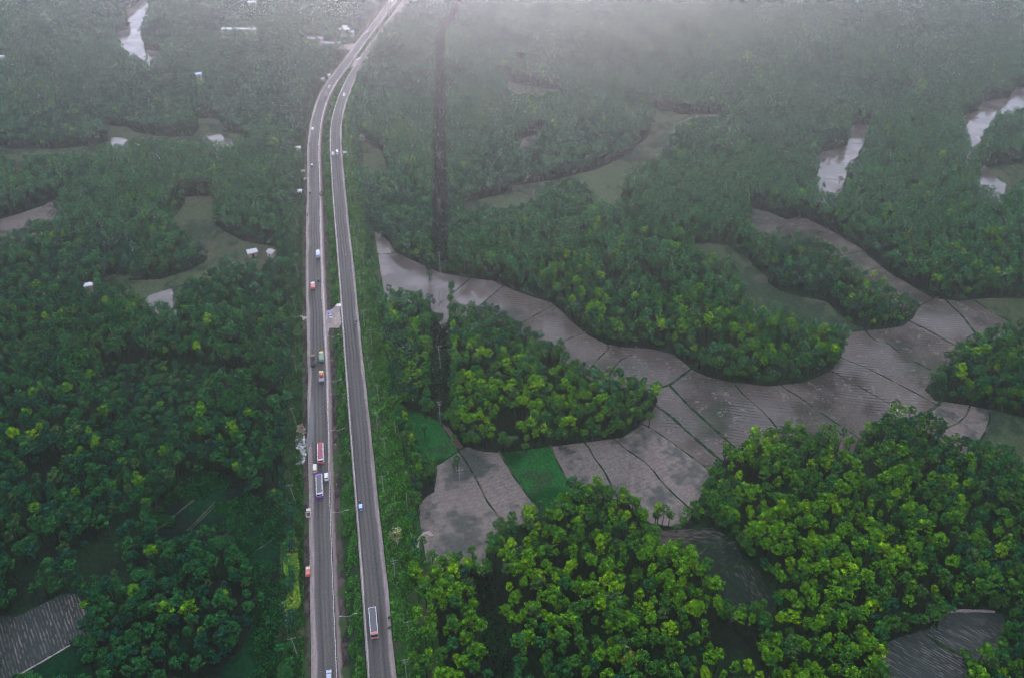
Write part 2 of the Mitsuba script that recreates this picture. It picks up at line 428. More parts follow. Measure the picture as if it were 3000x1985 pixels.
# ------------------------------------------------------------------ open ground between the forests
MAIN = ('o: 857,533 880,540 900,560 915,585 960,605 1020,632 1080,642 1140,650 1190,672 1240,690 1275,700 1300,720 1330,750 1360,775 1400,795 1440,803 1500,806 1560,820 1590,845 '
        '1600,855 1640,872 1700,885 1780,893 1860,885 1920,860 1948,825 1955,790 1965,768 2040,762 2090,755 2115,735 2130,700 2160,690 2220,697 2265,692 2290,690 2400,690 '
        '2400,738t 2370,740t 2290,745t 2240,770t 2215,800t 2185,830t 2160,855t 2148,880m 2150,910 2165,928 2190,930 2240,937 2300,950 2400,972 '
        '2400,1052t 2370,1045t 2330,1012t 2270,1010t 2210,990t 2160,950t 2120,938t 2080,935t 2060,925t 2030,955t 2000,975t 1990,1005t 1930,985t 1830,970t 1750,985t 1700,1010t 1660,1040t '
        '1640,1080t 1625,1110t 1620,1140m 1600,1160t 1560,1170t 1510,1162t 1480,1140t 1450,1110t 1410,1105t 1340,1105t 1310,1112t 1250,1150t 1220,1160t 1150,1185t 1130,1200t 1125,1250m '
        '1120,1288t 1090,1262t 1060,1255t 1010,1268t 975,1285t 962,1255 955,1190 985,1150 1003,1115m 1012,1085 985,1045m 960,1000m 930,965 940,942 985,958 1040,990 1070,1030 '
        '1120,1045 1170,1047 1210,1042 1280,1032 1350,1024 1440,1012 1480,987 1510,952 1525,905m 1525,872t 1480,850t 1420,855t 1370,835t 1310,800t 1280,775t 1240,750t 1200,730t 1170,707t 1120,692t '
        '1080,690t 1042,692t 1030,712t 1020,718t 1000,682t 975,662t 930,657t 872,652t 862,620 858,580')
OPEN = [  # (material, outline)
    ('grass_dark', '12: 1600,680 1800,665 1980,690 2040,740 2150,800 2250,900 2352,985 13: 0,1030 100,1100 250,1150 400,1175 530,1200 620,1280 700,1350 800,1420 900,1455 760,1475 700,1432t 560,1402t 480,1372t '
                   '350,1312t 120,1242t 0,1212t 12: 2200,1180t 2110,1080m 2070,950m 2040,830t 1900,750t 1700,715t'),
    ('mud', '12: 2100,330 2200,345 2352,380 13: 120,430 180,450 250,432 350,440 540,530 700,620 860,720 930,790 1040,880 1160,970 1260,1020 1370,1090 1530,1180 1430,1212 1395,1160m 1300,1100t 1180,1050t 1100,1000t 960,930t '
            '860,850t 760,790t 700,740t 640,662t 500,605t 420,585t 260,562t 200,562t 100,532t 0,540t 12: 2352,522t 2225,492t 2195,440m 2130,370'),
    ('pond', '03: 775,1155 935,1150 915,1230m 870,1310t 830,1400t 760,1480t 720,1560t 13: 715,100m 690,170t 620,180t 480,140t 430,80m 03: 465,1520m 470,1400 600,1375 730,1335 740,1240'),
    ('pond', '03: 2420,790 2352,800 2240,820 2220,900 1960,940 1930,1020 1745,1100 1830,1160t 1840,1240t 1870,1325t 1910,1345t 1970,1345t 1980,1280t 1990,1175t 2070,1130t 2080,1050t 2200,1000t 2352,960t 2420,940t'),
    ('pond', '03: 1925,1560m 1990,1515 2010,1545 13: 2060,40 2140,100 2190,120 2180,180 2210,250 2150,222t 2080,152t 1975,112t 1935,10m'),
    ('grass_dark', '03: 1990,1480m 2352,1500 2420,1500 2420,1560t 13: 2352,60t 2250,100t 2190,120 2140,100 2060,40 2010,0 03: 2010,1545'),
    ('grass', '02: 1265,985 1400,1003 1550,1050 1700,1052 1950,1048 2010,1032 1900,1055t 1650,1040t 1540,1105t 1460,1175t 1470,1250m 1430,1335t 1340,1395t 1260,1455t 1110,1560t 12: 1010,150m 1000,205 1030,265t 950,272t 800,272t 712,235m '
              '700,110t 640,50t 560,40t 330,62t 200,215t 100,245t 0,272t 11: 2230,302t 2100,322t 1900,312t 1900,300 2352,200 12: 0,140 220,110 420,80 02: 770,1560 900,1502 1050,1432 1150,1332 1240,1272 1280,1180 1282,1080'),
    ('grass', '02: 0,760 200,800 420,832 470,852t 350,852t 200,882t 0,885t 01: 2310,760t 2290,720'),
    ('dry', '02: 60,1300 150,1250 260,1235 230,1262t 100,1312t'),
    ('grass', '01: 960,1310 1000,1300 1080,1342 1160,1392 1180,1450 1200,1505t 1140,1560t 940,1525t 950,1420m'),
    ('pond', '00: 1300,0 1130,110 1180,182 1165,270 1075,300 1068,370 1110,402t 1160,462t 1200,492t 1300,532t 1340,545t 1480,512t 1470,480 1340,450 1322,400t 1300,332t 1290,270t 1280,205t 1302,180t 1330,100t 1366,0t 1375,-60t 1320,-60'),
    ('pond', '00: 1010,1275 1080,1262 1170,1280 1160,1312t 1090,1318t 1015,1312t'),
    ('pond', '00: 1865,1268 1960,1245 2030,1232 2060,1268 2125,1270 2130,1306t 2040,1310t 1990,1290t 1930,1282t'),
    ('pond', '10: 1325,1168 1410,1132 1500,1104 1580,1080 1590,1150t 1500,1195t 1390,1222t'),
    ('grass', '00: 965,1150 1170,1172 1240,1212 1430,1250 1600,1260 1780,1252 1830,1182 1812,1090 1900,1085 2010,1102 2040,1162 2050,1212 2230,1240 2200,1262t 2130,1305t 2020,1302t 1880,1272t 1800,1302t 1600,1312t 1300,1275t 1170,1312t '
            '1000,1325t 900,1372t 830,1402t 650,1372t 480,1392t 250,1402t 190,1480m 200,1522t 100,1562t 90,1432t 0,1402t 0,1352 100,1370 300,1366 500,1372 700,1352 900,1330 1000,1290 990,1190'),
    ('dry', '10: -40,465 0,450 250,372 400,322 480,270 548,275 548,372t 420,422t 280,442t 150,502t 0,572t -40,585t'),
    ('grass', '10: 1700,240 1965,235 1950,330m 1962,470 2050,552 2230,642 2352,672 11: 40,680 180,700 192,775t 60,790t 0,800t 10: 2250,790t 2120,782t 2050,812t 1900,882t 1800,942t 1680,1012t 1600,1062t 1580,1150t 1500,1192t 1390,1222t 1320,1162t '
              '1265,1110t 1210,1022t 1170,992t 1000,992t 900,1002t 950,990 1050,952 1130,962 1200,1010 1430,1002 1500,990 1720,922 1880,842 1930,742 1900,680m 1870,642t 1760,592t 1690,532t 1640,482t 1580,470 1600,430 1700,300'),
    ('dark', 'o: 440,1112 500,1092 560,1130 640,1182 668,1200 668,1330 665,1568 664,1640 480,1640 480,1568 560,1500 600,1402 582,1340m 575,1292t 540,1232t 440,1217t 360,1227t 350,1190 400,1140'),
    ('plough', '30: -60,985 0,995 140,1005 250,960 400,880 520,820 640,785 700,800 760,870 790,942m 760,955t 690,1022t 612,1082t 622,1205 640,1250 560,1322 300,1470 120,1568 -60,1670'),
    ('dark', '30: 640,1270 760,1420m 900,1500m 980,1640 -60,1680 120,1568 300,1470 560,1322'),
    ('dark_mud', '32: 1225,-15 1240,70 1350,182 1580,165 1850,150 2000,240 2100,312 2170,482 2300,560 2352,660 33: 0,662 70,772 120,932 60,952t 0,930t 32: 2260,872t 2100,902t 2040,962t 2000,822t 1900,682t 1850,642t 1790,542t 1720,462t 1630,402t 1560,332t 1450,312t 1380,302t 1330,222t '
            '1240,132t 1180,60t'),
    ('plough', '33: 1580,980 1700,945 1850,940 2050,960 2150,980 2185,1050 2165,1222m 2100,1212t 1950,1212t 1900,1242t 1888,1400m 1890,1482 1780,1568t 1770,1640t 1180,1640t 1180,1568t 1130,1432t 1060,1382t 1062,1260 1180,1200 1440,1130 1530,1070 1600,1042m'),
]
BUNDS = [('b', '11: 1040,766 1060,765 1170,768 1300,748'), ('b', '11: 1690,1220 1840,1100 1900,1050'), ('b', '11: 2080,1220 2140,1165 2240,1085 2290,1040'),
         ('b', '12: 90,1395 180,1345 370,1240 430,1190'), ('b', '12: 450,1580 540,1535 640,1500 700,1450'),
         ('b', '22: 740,220 830,120 890,70 880,20'), ('b', '22: 950,225 1010,160 1130,110 1140,40'), ('B', '22: 1340,425 1450,395 1550,320 1640,255 1700,200'),
         ('B', '22: 1440,395 1560,520 1700,660 1900,840 2020,950'), ('B', '22: 1310,580 1400,640 1550,770 1720,920 1850,1030'), ('b', '22: 1200,760 1250,780 1400,880 1600,1020 1790,1165'),
         ('b', '22: 900,860 940,900 1080,1010 1250,1130 1380,1290 1560,1470'), ('b', '22: 640,900 690,950 760,1070 830,1160 890,1270'), ('b', '22: 330,890 350,930 400,1060 520,1300'),
         ('b', '22: 2000,350 2050,400 2130,490 2250,590 2352,690 23: 40,740'), ('b', '23: 100,380 130,410 290,510 450,630 650,760 860,905'), ('b', '23: 470,210 500,230 640,300 850,420 1130,580'),
         ('b', '23: 610,100 640,125 900,240 1200,390 1560,585'), ('b', '13: 920,1490 880,1450'), ('b', '13: 900,1480 1040,1568 23: 1050,0 1250,130 1530,275'),
         ('B', '13: 1290,1375 1310,1385 1500,1480 1650,1568 23: 1740,40 1800,80'), ('B', '13: 1630,1180 1650,1205 1780,1330 1930,1530'), ('b', '13: 1890,1180 1930,1210 2050,1290 2230,1390'), ('b', '13: 1400,1235 1430,1220 1560,1160'),
         ('B', '23: 1420,660 1560,580 1600,510 1580,460'), ('b', '23: 1880,540 1860,580 1810,690 1680,775'), ('b', '23: 2065,590 2050,620 2030,750 1960,890'),
         ('b', '13: 100,545 130,520 240,440'), ('b', '13: 400,600 420,590 560,525'), ('b', '13: 700,775 740,765 900,735'), ('b', '13: 940,910 970,900 1060,880'),
         ('b', '21: 1600,1150 1640,1140 1860,1000 1920,960'), ('b', '21: 1840,970 1860,1000 1960,1150 2050,1310 2100,1420 2200,1570'), ('b', '21: 2240,1020 2270,1070 2360,1230'), ('b', '22: -20,1190 60,1300 140,1410'),
         ('B', '32: 1680,450 1720,430 1850,350 2000,290 2120,260'), ('B', '32: 1810,660 1850,640 1950,570 2150,505 2250,480'), ('B', '33: 1400,1150 1450,1180 1650,1300 1890,1420 1950,1450'),
         ('b', '03: 720,1320 880,1325'), ('b', '03: 700,1375 850,1400'), ('b', '13: 430,60 720,100'), ('b', '03: 1920,1085 2090,1115'), ('b', '00: 1170,270 1290,215'), ('b', '00: 1180,320 1310,320'), ('b', '00: 1130,405 1330,410'),
         ('b', '00: 1170,185 1310,180'), ('b', '00: 1020,1235 1180,1190'), ('b', '00: 1830,1230 2040,1185')]
PARCEL = [  # (material, a point of the parcel in pixels): what the photograph shows there; else the outline's own material
    ('shallow', '11: 1110,650'), ('shallow', '11: 1300,930'), ('shallow', '11: 1950,1060'), ('wet', '11: 2310,1170'), ('rice', '21: 1650,850'), ('rice', '22: 200,1150'), ('dry', '21: 1800,1350'), ('dry', '21: 2200,1250'), ('dry', '22: 450,1100'),
    ('dry', '22: 900,1200'), ('dry', '22: 1300,1050'), ('dry', '23: 1700,620'), ('dry', '23: 1950,750'), ('grass', '23: 2200,750'), ('grass', '13: 2200,1250')]
MAT = {'mud': 'm_mud_matte', 'wet': 'm_wet_mud', 'pond': 'm_pond', 'shallow': 'm_shallow', 'dry': 'm_dry_mud', 'plough': 'm_plough', 'dark_mud': 'm_dark_mud', 'grass': 'm_grass', 'rice': 'm_rice', 'dark': 'm_dark_grass', 'grass_dark': 'm_grass'}
WORDS = {'mud': 'muddy brown field in the valley', 'wet': 'wet ploughed paddy field with shining furrows', 'pond': 'flooded paddy reflecting the sky', 'shallow': 'shallow flooded paddy right of the highway mirroring the forest', 'dry': 'brown fallow paddy', 'plough': 'ploughed muddy field', 'dark_mud': 'dark damp field between the lower right groves', 'grass': 'pale grassy clearing',
         'rice': 'bright green rice paddy', 'dark': 'dark green field', 'grass_dark': 'dull green meadow'}
bund_lines = []
for kind, text in BUNDS:
    w = pts(text)
    s = np.concatenate([[0], np.cumsum(np.linalg.norm(np.diff(w, axis=0), axis=1))])
    if len(w) > 2:
        u = np.linspace(0, s[-1], max(6, int(s[-1] / 3)))
        w = np.column_stack([PchipInterpolator(s, w[:, 0])(u), PchipInterpolator(s, w[:, 1])(u)])
    bund_lines.append([kind, LineString(w)])


def reach(bunds, areas):
    """Lengthens a bund whose end stops short of the edge of its field and of every other bund."""
    for b in bunds:
        c = np.array(b[1].coords)
        for end in (0, -1):
            p, d = c[end], c[end] - c[1 if end == 0 else -2]
            home = next((a for a in areas if a.contains(Point(p))), None)
            if home is None or any(o is not b and o[1].distance(Point(p)) < 1.5 for o in bunds):
                continue
            ray = LineString([p, p + d / np.linalg.norm(d) * 30])
            hit = ray.intersection(unary_union([home.boundary] + [o[1] for o in bunds if o is not b]))
            if not hit.is_empty:
                q = min((np.array(x.coords[0]) for x in getattr(hit, 'geoms', [hit])), key=lambda x: np.linalg.norm(x - p))
                q = q + d / np.linalg.norm(d) * 0.8
                c = np.vstack([[q], c]) if end == 0 else np.vstack([c, [q]])
        b[1] = LineString(c)


reach(bund_lines, [Polygon(pts(t)).buffer(0) for _, t in [('wet', MAIN)] + OPEN])
spots = []
for m, text in PARCEL:
    (x, y), = pts(text)
    spots.append((m, Point(x, y)))
corridor_roads = unary_union(road_poly).buffer(0.5)
open_polys = []
rng = np.random.default_rng(11)
fields_made = []
for own, text in [('wet', MAIN)] + OPEN:
    poly = Polygon(pts(text)).buffer(0)
    if own == 'dark_mud':
        poly = poly.buffer(-1.8)
    open_polys.append(poly)
    cuts = [l for _, l in bund_lines if l.intersects(poly)]
    pieces = [p for p in polygonize(unary_union([poly.boundary] + cuts)) if poly.contains(p.representative_point())] if cuts else polys(poly)
    for p in pieces:
        if p.area < 12:
            continue
        m = own
        for mm, q in spots:
            if p.contains(q):
                m = mm
        fields_made.append((m, p))
done = None
for m, p in fields_made:
    # later outlines lie where an earlier one already is only by slivers: cut them away
    p2 = p if done is None else p.difference(done)
    done = p if done is None else done.union(p)
    for q in polys(p2):
        q = q.simplify(0.15)
        if q.area < 12 or not q.is_valid:
            continue
        v, f = tri(q)
        mr = q.minimum_rotated_rectangle
        c = np.array(mr.exterior.coords)
        e = [c[1] - c[0], c[2] - c[1]]
        d = min(e, key=np.linalg.norm) if m in ('wet', 'mud', 'dry') else max(e, key=np.linalg.norm)
        if m == 'wet':
            d = np.array([1.0, -0.16])
        if m == 'plough':
            g0 = pts('30: 400,950 500,1250') if c[:, 0].mean() < 0 else pts('33: 1480,1130 1880,1350')
            d = g0[1] - g0[0]
        d = d / np.linalg.norm(d)
        uv = np.column_stack([v @ d, v @ np.array([-d[1], d[0]])])
        structure('field', (np.column_stack([v, np.full(len(v), 0.05)]), f), MAT[m], WORDS[m], uv=uv)
OPEN_ALL = unary_union(open_polys)
rng = np.random.default_rng(3)
for kind, line in bund_lines:
    w = 0.50 if kind == 'B' else 0.28
    n = max(4, int(line.length / 2))
    c = np.array([line.interpolate(t, normalized=True).coords[0] for t in np.linspace(0, 1, n)])
    tn = np.gradient(c, axis=0)
    tn /= np.linalg.norm(tn, axis=1, keepdims=True)
    nn = np.column_stack([-tn[:, 1], tn[:, 0]])
    c = c + nn * gaussian_filter1d(rng.normal(size=n), 1)[:, None] * 0.12
    ww = w * (0.75 + 0.5 * rng.random(n))[:, None]
    prof = [(-1.5, 0.0), (-0.8, 0.12), (0.0, 0.17), (0.8, 0.12), (1.5, 0.0)]
    v = np.array([np.column_stack([c + nn * ww * a, np.full(n, b + 0.02) * (1.0)]) for a, b in prof])
    i, j = np.meshgrid(np.arange(4), np.arange(n - 1), indexing='ij')
    q = np.stack([i * n + j, i * n + j + 1, (i + 1) * n + j + 1, (i + 1) * n + j], -1).reshape(-1, 4)
    vv_ = v.reshape(-1, 3)
    if np.cross(vv_[q[:, 1]] - vv_[q[:, 0]], vv_[q[:, 2]] - vv_[q[:, 0]])[:, 2].sum() < 0:
        q = q[:, ::-1]
    structure('field_bund', (v.reshape(-1, 3), q), 'm_bund' if kind == 'B' else 'm_bund_dry', 'low earth bund between two fields' if kind == 'b' else 'broad grassy bund between two fields', smooth=True)
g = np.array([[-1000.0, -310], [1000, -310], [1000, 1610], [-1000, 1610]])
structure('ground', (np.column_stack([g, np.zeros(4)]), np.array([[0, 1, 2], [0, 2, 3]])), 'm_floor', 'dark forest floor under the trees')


def ribbon(text, width, z, mat, name, label):
    w = pts(text)
    s = np.concatenate([[0], np.cumsum(np.linalg.norm(np.diff(w, axis=0), axis=1))])
    u = np.linspace(0, s[-1], max(6, int(s[-1] / 1.5)))
    c = np.column_stack([PchipInterpolator(s, w[:, 0])(u), PchipInterpolator(s, w[:, 1])(u)])
    tn = np.gradient(c, axis=0)
    tn /= np.linalg.norm(tn, axis=1, keepdims=True)
    nn = np.column_stack([-tn[:, 1], tn[:, 0]])
    ww = width * (0.7 + 0.6 * rng.random(len(c)))[:, None] / 2
    m2, uv = strip(c + nn * ww, c - nn * ww, z, sides=False)
    structure(name, m2, mat, label, uv=uv)
    return LineString(c).buffer(width / 2 + 1)


paths = [ribbon('20: 1810,1430 1640,1568 30: 1420,222', 0.7, 0.11, 'm_track', 'path', 'thin pale track leftmost of three across the dark lower left field'),
         ribbon('20: 1975,1470 30: 1900,30 1715,215', 0.5, 0.11, 'm_track', 'path', 'thin double track in the middle of the dark lower left field'),
         ribbon('20: 1990,1490 30: 1930,30 1745,212', 0.3, 0.112, 'm_track', 'path', 'second rut beside the middle track of the lower left field'),
         ribbon('30: 2190,160 2050,268', 0.45, 0.11, 'm_track', 'path', 'short pale track near the roadside in the lower left field'),
         ribbon('31: 190,250 120,320 0,395 30: 2290,430', 0.6, 0.11, 'm_track', 'path', 'footpath curving from the left verge into the dark field'),
         ribbon('30: 645,1265 400,1410 120,1568', 0.55, 0.12, 'm_path', 'path', 'pale straight path along the lower edge of the ploughed field'),
         ribbon('11: 460,1360 400,1345 330,1350 270,1350', 3.0, 0.13, 'm_path', 'path', 'stony track joining the left side of the highway from the forest'),
         ribbon('11: 462,80 430,70 370,60', 2.5, 0.13, 'm_path', 'path', 'bare earth track left of the highway further up'),
         ribbon('33: 1560,985 1750,950 1900,950 2080,960', 1.2, 0.11, 'm_path', 'path', 'sandy track above the lower right field'),
         ribbon('31: 1500,450 1480,350 1500,290 1570,230 1620,260', 1.4, 0.115, 'm_path', 'path', 'sandy edge of the brown field by the right verge')]
for text, lab in (('01: 945,1240 975,1235 1000,1255 1005,1285 975,1300 945,1285', 'pale bare earth patch in the forest right of the far highway'), ('31: 250,480 330,435 355,440 300,480', 'bare earth by the creeper covered patch'),
                  ('01: 760,420 900,400 930,430 850,470 760,455', 'bare yard in front of the far roadside sheds')):
    v, f = tri(Polygon(pts(text)))
    structure('bare_earth', (np.column_stack([v, np.full(len(v), 0.14)]), f), 'm_path', lab)
    open_polys.append(Polygon(pts(text)))

# ------------------------------------------------------------------ vegetation
OPEN_ALL = unary_union(open_polys)
COLOURS = {'dark': (0.007, 0.044, 0.028), 'mid': (0.013, 0.070, 0.024), 'fresh': (0.047, 0.142, 0.010), 'yellow': (0.088, 0.200, 0.007), 'olive': (0.028, 0.070, 0.026), 'cool': (0.021, 0.092, 0.042), 'leafy': (0.023, 0.082, 0.016)}


def leaves(c, nrm, size, r, colour, vary=0.3):
    """Leaf sprays: one folded quad at each centre c, facing nrm; (vertices, faces, colours)."""
    n = len(c)
    nrm = nrm / np.linalg.norm(nrm, axis=1, keepdims=True)
    a = np.cross(nrm, r.normal(size=(n, 3)))
    a /= np.linalg.norm(a, axis=1, keepdims=True)
    b = np.cross(nrm, a)
    s = (size * (0.65 + 0.7 * r.random(n)))[:, None]
    asp = (0.5 + 0.3 * r.random(n))[:, None]
    v = np.stack([c - a * s * 0.6, c + b * s * asp * 0.6 - nrm * s * 0.12, c + a * s * 0.6, c - b * s * asp * 0.6 - nrm * s * 0.12], 1).reshape(-1, 3)
    i = np.arange(n)[:, None] * 4
    f = np.vstack([i + [0, 1, 2], i + [0, 2, 3]])
    young = r.random((n, 1)) < 0.33
    col = np.asarray(colour) * np.where(young, [2.0, 1.7, 1.0], 0.62) * (1 + vary * (2 * r.random((n, 1)) - 1)) * (1 + 0.10 * r.normal(size=(n, 3)))
    return v, f, np.repeat(np.clip(col, 0.004, 1), 4, 0)


def crown(seed, lod, colour, height=13.0, radius=2.75, bushy=1.0):
    r = np.random.default_rng(seed)
    nc, per, size = ((20, 20, 0.43), (13, 13, 0.58), (9, 8, 0.85))[lod]
    cz = height - 3.4
    k = np.arange(nc) + 0.5
    th = k * 2.39996 + r.random() * 6.28 + r.normal(size=nc) * 0.35
    up = 1 - k / nc * 1.7 + r.normal(size=nc) * 0.08
    up = np.clip(up, -0.85, 1)
    hr = np.sqrt(np.maximum(0.05, 1 - up ** 2)) * (0.55 + 0.8 * r.random(nc))
    cl = np.column_stack([radius * 0.82 * hr * np.cos(th), radius * 0.82 * hr * np.sin(th), cz + up * 2.15 * (0.8 + 0.4 * r.random(nc))])
    rad = radius * ((0.19 + 0.22 * r.random(nc)) if lod == 0 else (0.24 + 0.24 * r.random(nc)))
    pick = np.repeat(np.arange(nc), per)
    d = r.normal(size=(len(pick), 3))
    d /= np.linalg.norm(d, axis=1, keepdims=True)
    low = (d[:, 2] < -0.25) & (r.random(len(d)) < 0.8)
    d[low, 2] *= -1
    c = cl[pick] + d * rad[pick][:, None] * (0.7 + 0.6 * r.random((len(d), 1)) ** 1.5) * [1, 1, 0.85]
    out = c - [0, 0, cz - 1.0]
    out /= np.linalg.norm(out, axis=1, keepdims=True)
    nrm = d * 0.5 + out * 0.3 + [0, 0, 0.5] + r.normal(size=d.shape) * 0.55
    tint = np.repeat(1 + (0.28, 0.2, 0.12)[lod] * r.normal(size=(nc, 1)), per, 0)
    v, f, col = leaves(c, nrm, np.full(len(c), size * bushy), r, np.asarray(colour) * np.clip(tint, 0.55, 1.6), 0.35)
    return v, f, col, cl


def trunk(seed, height=13.0, cl=None, sides=6):
    r = np.random.default_rng(seed + 77)
    lean = r.normal(size=2) * 0.35
    top = np.array([lean[0], lean[1], height - 3.2])
    parts = [cyl([0, 0, -0.2], [lean[0] * 0.5, lean[1] * 0.5, height * 0.45], 0.21, 0.15, sides), cyl([lean[0] * 0.5, lean[1] * 0.5, height * 0.45], top, 0.15, 0.08, sides)]
    if cl is not None:
        for q in cl[1:8:2]:
            parts.append(cyl([lean[0] * 0.6, lean[1] * 0.6, height * 0.5 + 0.12 * q[2]], q, 0.07, 0.03, 4))
    return cat(*parts)


VARIANTS = 6
NAMES = list(COLOURS)
single_crown, single_trunk = {}, {}
for vv in range(VARIANTS):
    h, rr = (12.0, 13.5, 12.8, 14.0, 11.5, 13.0)[vv], (1.5, 1.7, 1.8, 1.45, 1.6, 1.75)[vv]
    for ci, cn in enumerate(NAMES):
        for lod in range(3):
            v, f, col, cl = crown(100 + vv, lod, COLOURS[cn], h, rr)
            if lod == 0:
                single_crown[vv, ci] = mikit.ply((v, f), 'm_leaf', color=col)
                single_trunk[vv] = single_trunk.get(vv) or mikit.ply(trunk(vv, h, cl), 'm_bark', smooth=50)
            t = trunk(vv, h, None, 5 if lod == 0 else 3)
            V = np.vstack([v, np.asarray(t.vertices)])
            Fa = np.vstack([f, np.asarray(t.faces) + len(v)])
            C = np.vstack([col, np.tile([0.016, 0.018, 0.014], (len(t.vertices), 1))])
            scene[f'group_{lod}_{vv}_{cn}'] = {'type': 'shapegroup', 'tree': mikit.ply((V, Fa), 'm_leaf', color=C)}

rng = np.random.default_rng(21)
D = 3.85
gx, gy = np.meshgrid(np.arange(-900, 900, D), np.arange(100, 1215, D * 0.866))
gx = gx + (np.arange(gx.shape[0]) % 2)[:, None] * D / 2
X, Y = (gx + rng.uniform(-0.42, 0.42, gx.shape) * D).ravel(), (gy + rng.uniform(-0.42, 0.42, gx.shape) * D).ravel()
depth = Y * FW[1] + CAM_H * -FW[2]
keep = np.abs(X) < (W0 / 2 / FOC) * depth * 1.03 + 14
X, Y = X[keep], Y[keep]
left_edge, right_edge = np.interp(Y, YS, centre[0] - half[0]), np.interp(Y, YS, centre[1] + half[1])
ml = np.interp(Y, [140, 200, 300, 500, 700, 900], [7.0, 7.5, 6.5, 6.0, 5.5, 3.5])
mr = np.interp(Y, [140, 165, 200, 240, 330, 450, 600, 720, 900], [5.5, 7, 12, 11, 9.5, 10, 8, 4.5, 3.5])
ok = (X < left_edge - ml) | (X > right_edge + mr)
# the cut of the power line through the forest
cut = LineString([at(1290.5, y)[:2] for y in (1400, 1000, 700, 400, 250, 135)] + [at(1312, 85)[:2], at(1345, 20)[:2], at(1360, -20)[:2]])
yards = []
for bx, by, bz, bl, bd in ((259, 833, 6, 3, 11), (739, 740, 2, 4, 16), (797, 742, 2, 4, 16), (918, 112, 7, 10, 16), (968, 127, 5, 10, 18), (1008, 85, 8, 6, 16), (1011, 77, 9, 4, 10), (1031, 92, 7, 3, 14), (700, 84.5, 9.5, 18, 9), (580, 214, 9.5, 3.5, 8), (131, 41, 10, 3.5, 9),
                           (4, 163, 10, 3.5, 9), (738, 4, 10, 5, 9), (945, 232, 2, 2.5, 20), (964, 221, 2, 2, 16), (873.5, 435, 2, 3, 16), (878, 561, 2, 2.5, 12)):
    q = at(bx, by, bz)
    t = q[:2] / np.linalg.norm(q[:2])
    yards.append(LineString([(q[0] - bl, q[1]), (q[0] + bl, q[1])]).buffer(3.5))
    yards.append(Polygon([(q[0] - bl - 1, q[1]), (q[0] + bl + 1, q[1]), (q[0] + bl + 1 - t[0] * bd, q[1] - t[1] * bd), (q[0] - bl - 1 - t[0] * bd, q[1] - t[1] * bd)]))
cut_near = LineString([at(1349, 1447)[:2], at(1398, 1640)[:2], at(1438, 1800)[:2], at(1466, 1985)[:2], at(1490, 2150)[:2]])
block = unary_union([*yards, cut_near.buffer(4.4), OPEN_ALL.buffer(0.4), cut.buffer(6.6), unary_union(paths)])
ok &= ~shapely.contains_xy(block, X, Y)
ragged = meshkit.fbm(np.column_stack([X * 0.11, Y * 0.11, np.zeros(len(X)) + 9]), 2, seed=23)
ok &= ~((ragged < 0.47) & shapely.contains_xy(OPEN_ALL.buffer(3.6), X, Y))
gapn = meshkit.fbm(np.column_stack([X * 0.055, Y * 0.055, np.zeros(len(X))]), 3, seed=4)
near_gap = np.interp(Y, [140, 330, 480], [0.25, 0.24, 0.2])
ok &= gapn > near_gap
ok &= rng.random(len(X)) > np.interp(Y, [140, 300, 420], [0.10, 0.07, 0.02])
X, Y = X[ok], Y[ok]
scrub = unary_union([Polygon(pts('20: 950,230 1750,230 2000,290 2352,300 2352,430 1950,430 1830,900 1450,1180 1300,900 1050,700')), Polygon(pts('21: 0,470 470,480 470,640 250,620 0,560')), Polygon(pts('12: 1080,950 1240,930 1480,1240 1420,1330 1250,1150'))])
low = shapely.contains_xy(scrub, X, Y)
tall = 0.86 + 0.28 * rng.random(len(X))
small = rng.random(len(X)) < 0.24
wide = np.where(small, 0.72, 0.79 + 0.68 * rng.random(len(X)) ** 1.7)
tall = np.where(small, tall * 0.72, tall)
# bushes and low branches close the edge of the forest down to the ground
bx_, by_ = [], []
for e, loose in [(OPEN_ALL.buffer(1.1), 1.6), (cut.buffer(6.1), 0.6)]:
    for ring in [q.exterior for q in polys(e)] + [h for q in polys(e) for h in q.interiors]:
        m = int(ring.length / 1.1)
        o = np.array([ring.interpolate(t, normalized=True).coords[0] for t in np.linspace(0, 1, m)])
        o += rng.normal(size=o.shape) * loose
        o = o[rng.random(m) < 0.75]
        dd = o[:, 1] * FW[1] + CAM_H * -FW[2]
        el, er = np.interp(o[:, 1], YS, centre[0] - half[0]) - 5.5, np.interp(o[:, 1], YS, centre[1] + half[1]) + np.interp(o[:, 1], [140, 200, 330, 600, 720], [5.5, 12, 10, 8, 4.5])
        k = (np.abs(o[:, 0]) < (W0 / 2 / FOC) * dd * 1.03 + 14) & (o[:, 1] > 105) & (o[:, 1] < 1215) & ~(shapely.contains_xy(OPEN_ALL.buffer(0.3), o[:, 0], o[:, 1]) & (rng.random(len(o)) < 0.8)) & ((o[:, 0] < el) | (o[:, 0] > er))
        bx_.append(o[k, 0])
        by_.append(o[k, 1])
nb = sum(map(len, bx_))
X, Y = np.concatenate([X, *bx_]), np.concatenate([Y, *by_])
edge = np.arange(len(X)) >= len(X) - nb
low = np.concatenate([low, np.zeros(nb, bool)])
small = np.concatenate([small, np.zeros(nb, bool)])
tall, wide = np.concatenate([tall, rng.uniform(0.30, 0.85, nb)]), np.concatenate([wide, rng.uniform(0.75, 1.1, nb)])
tall, wide = np.where(low, tall * 0.40, tall), np.where(low, wide * 0.8, wide)
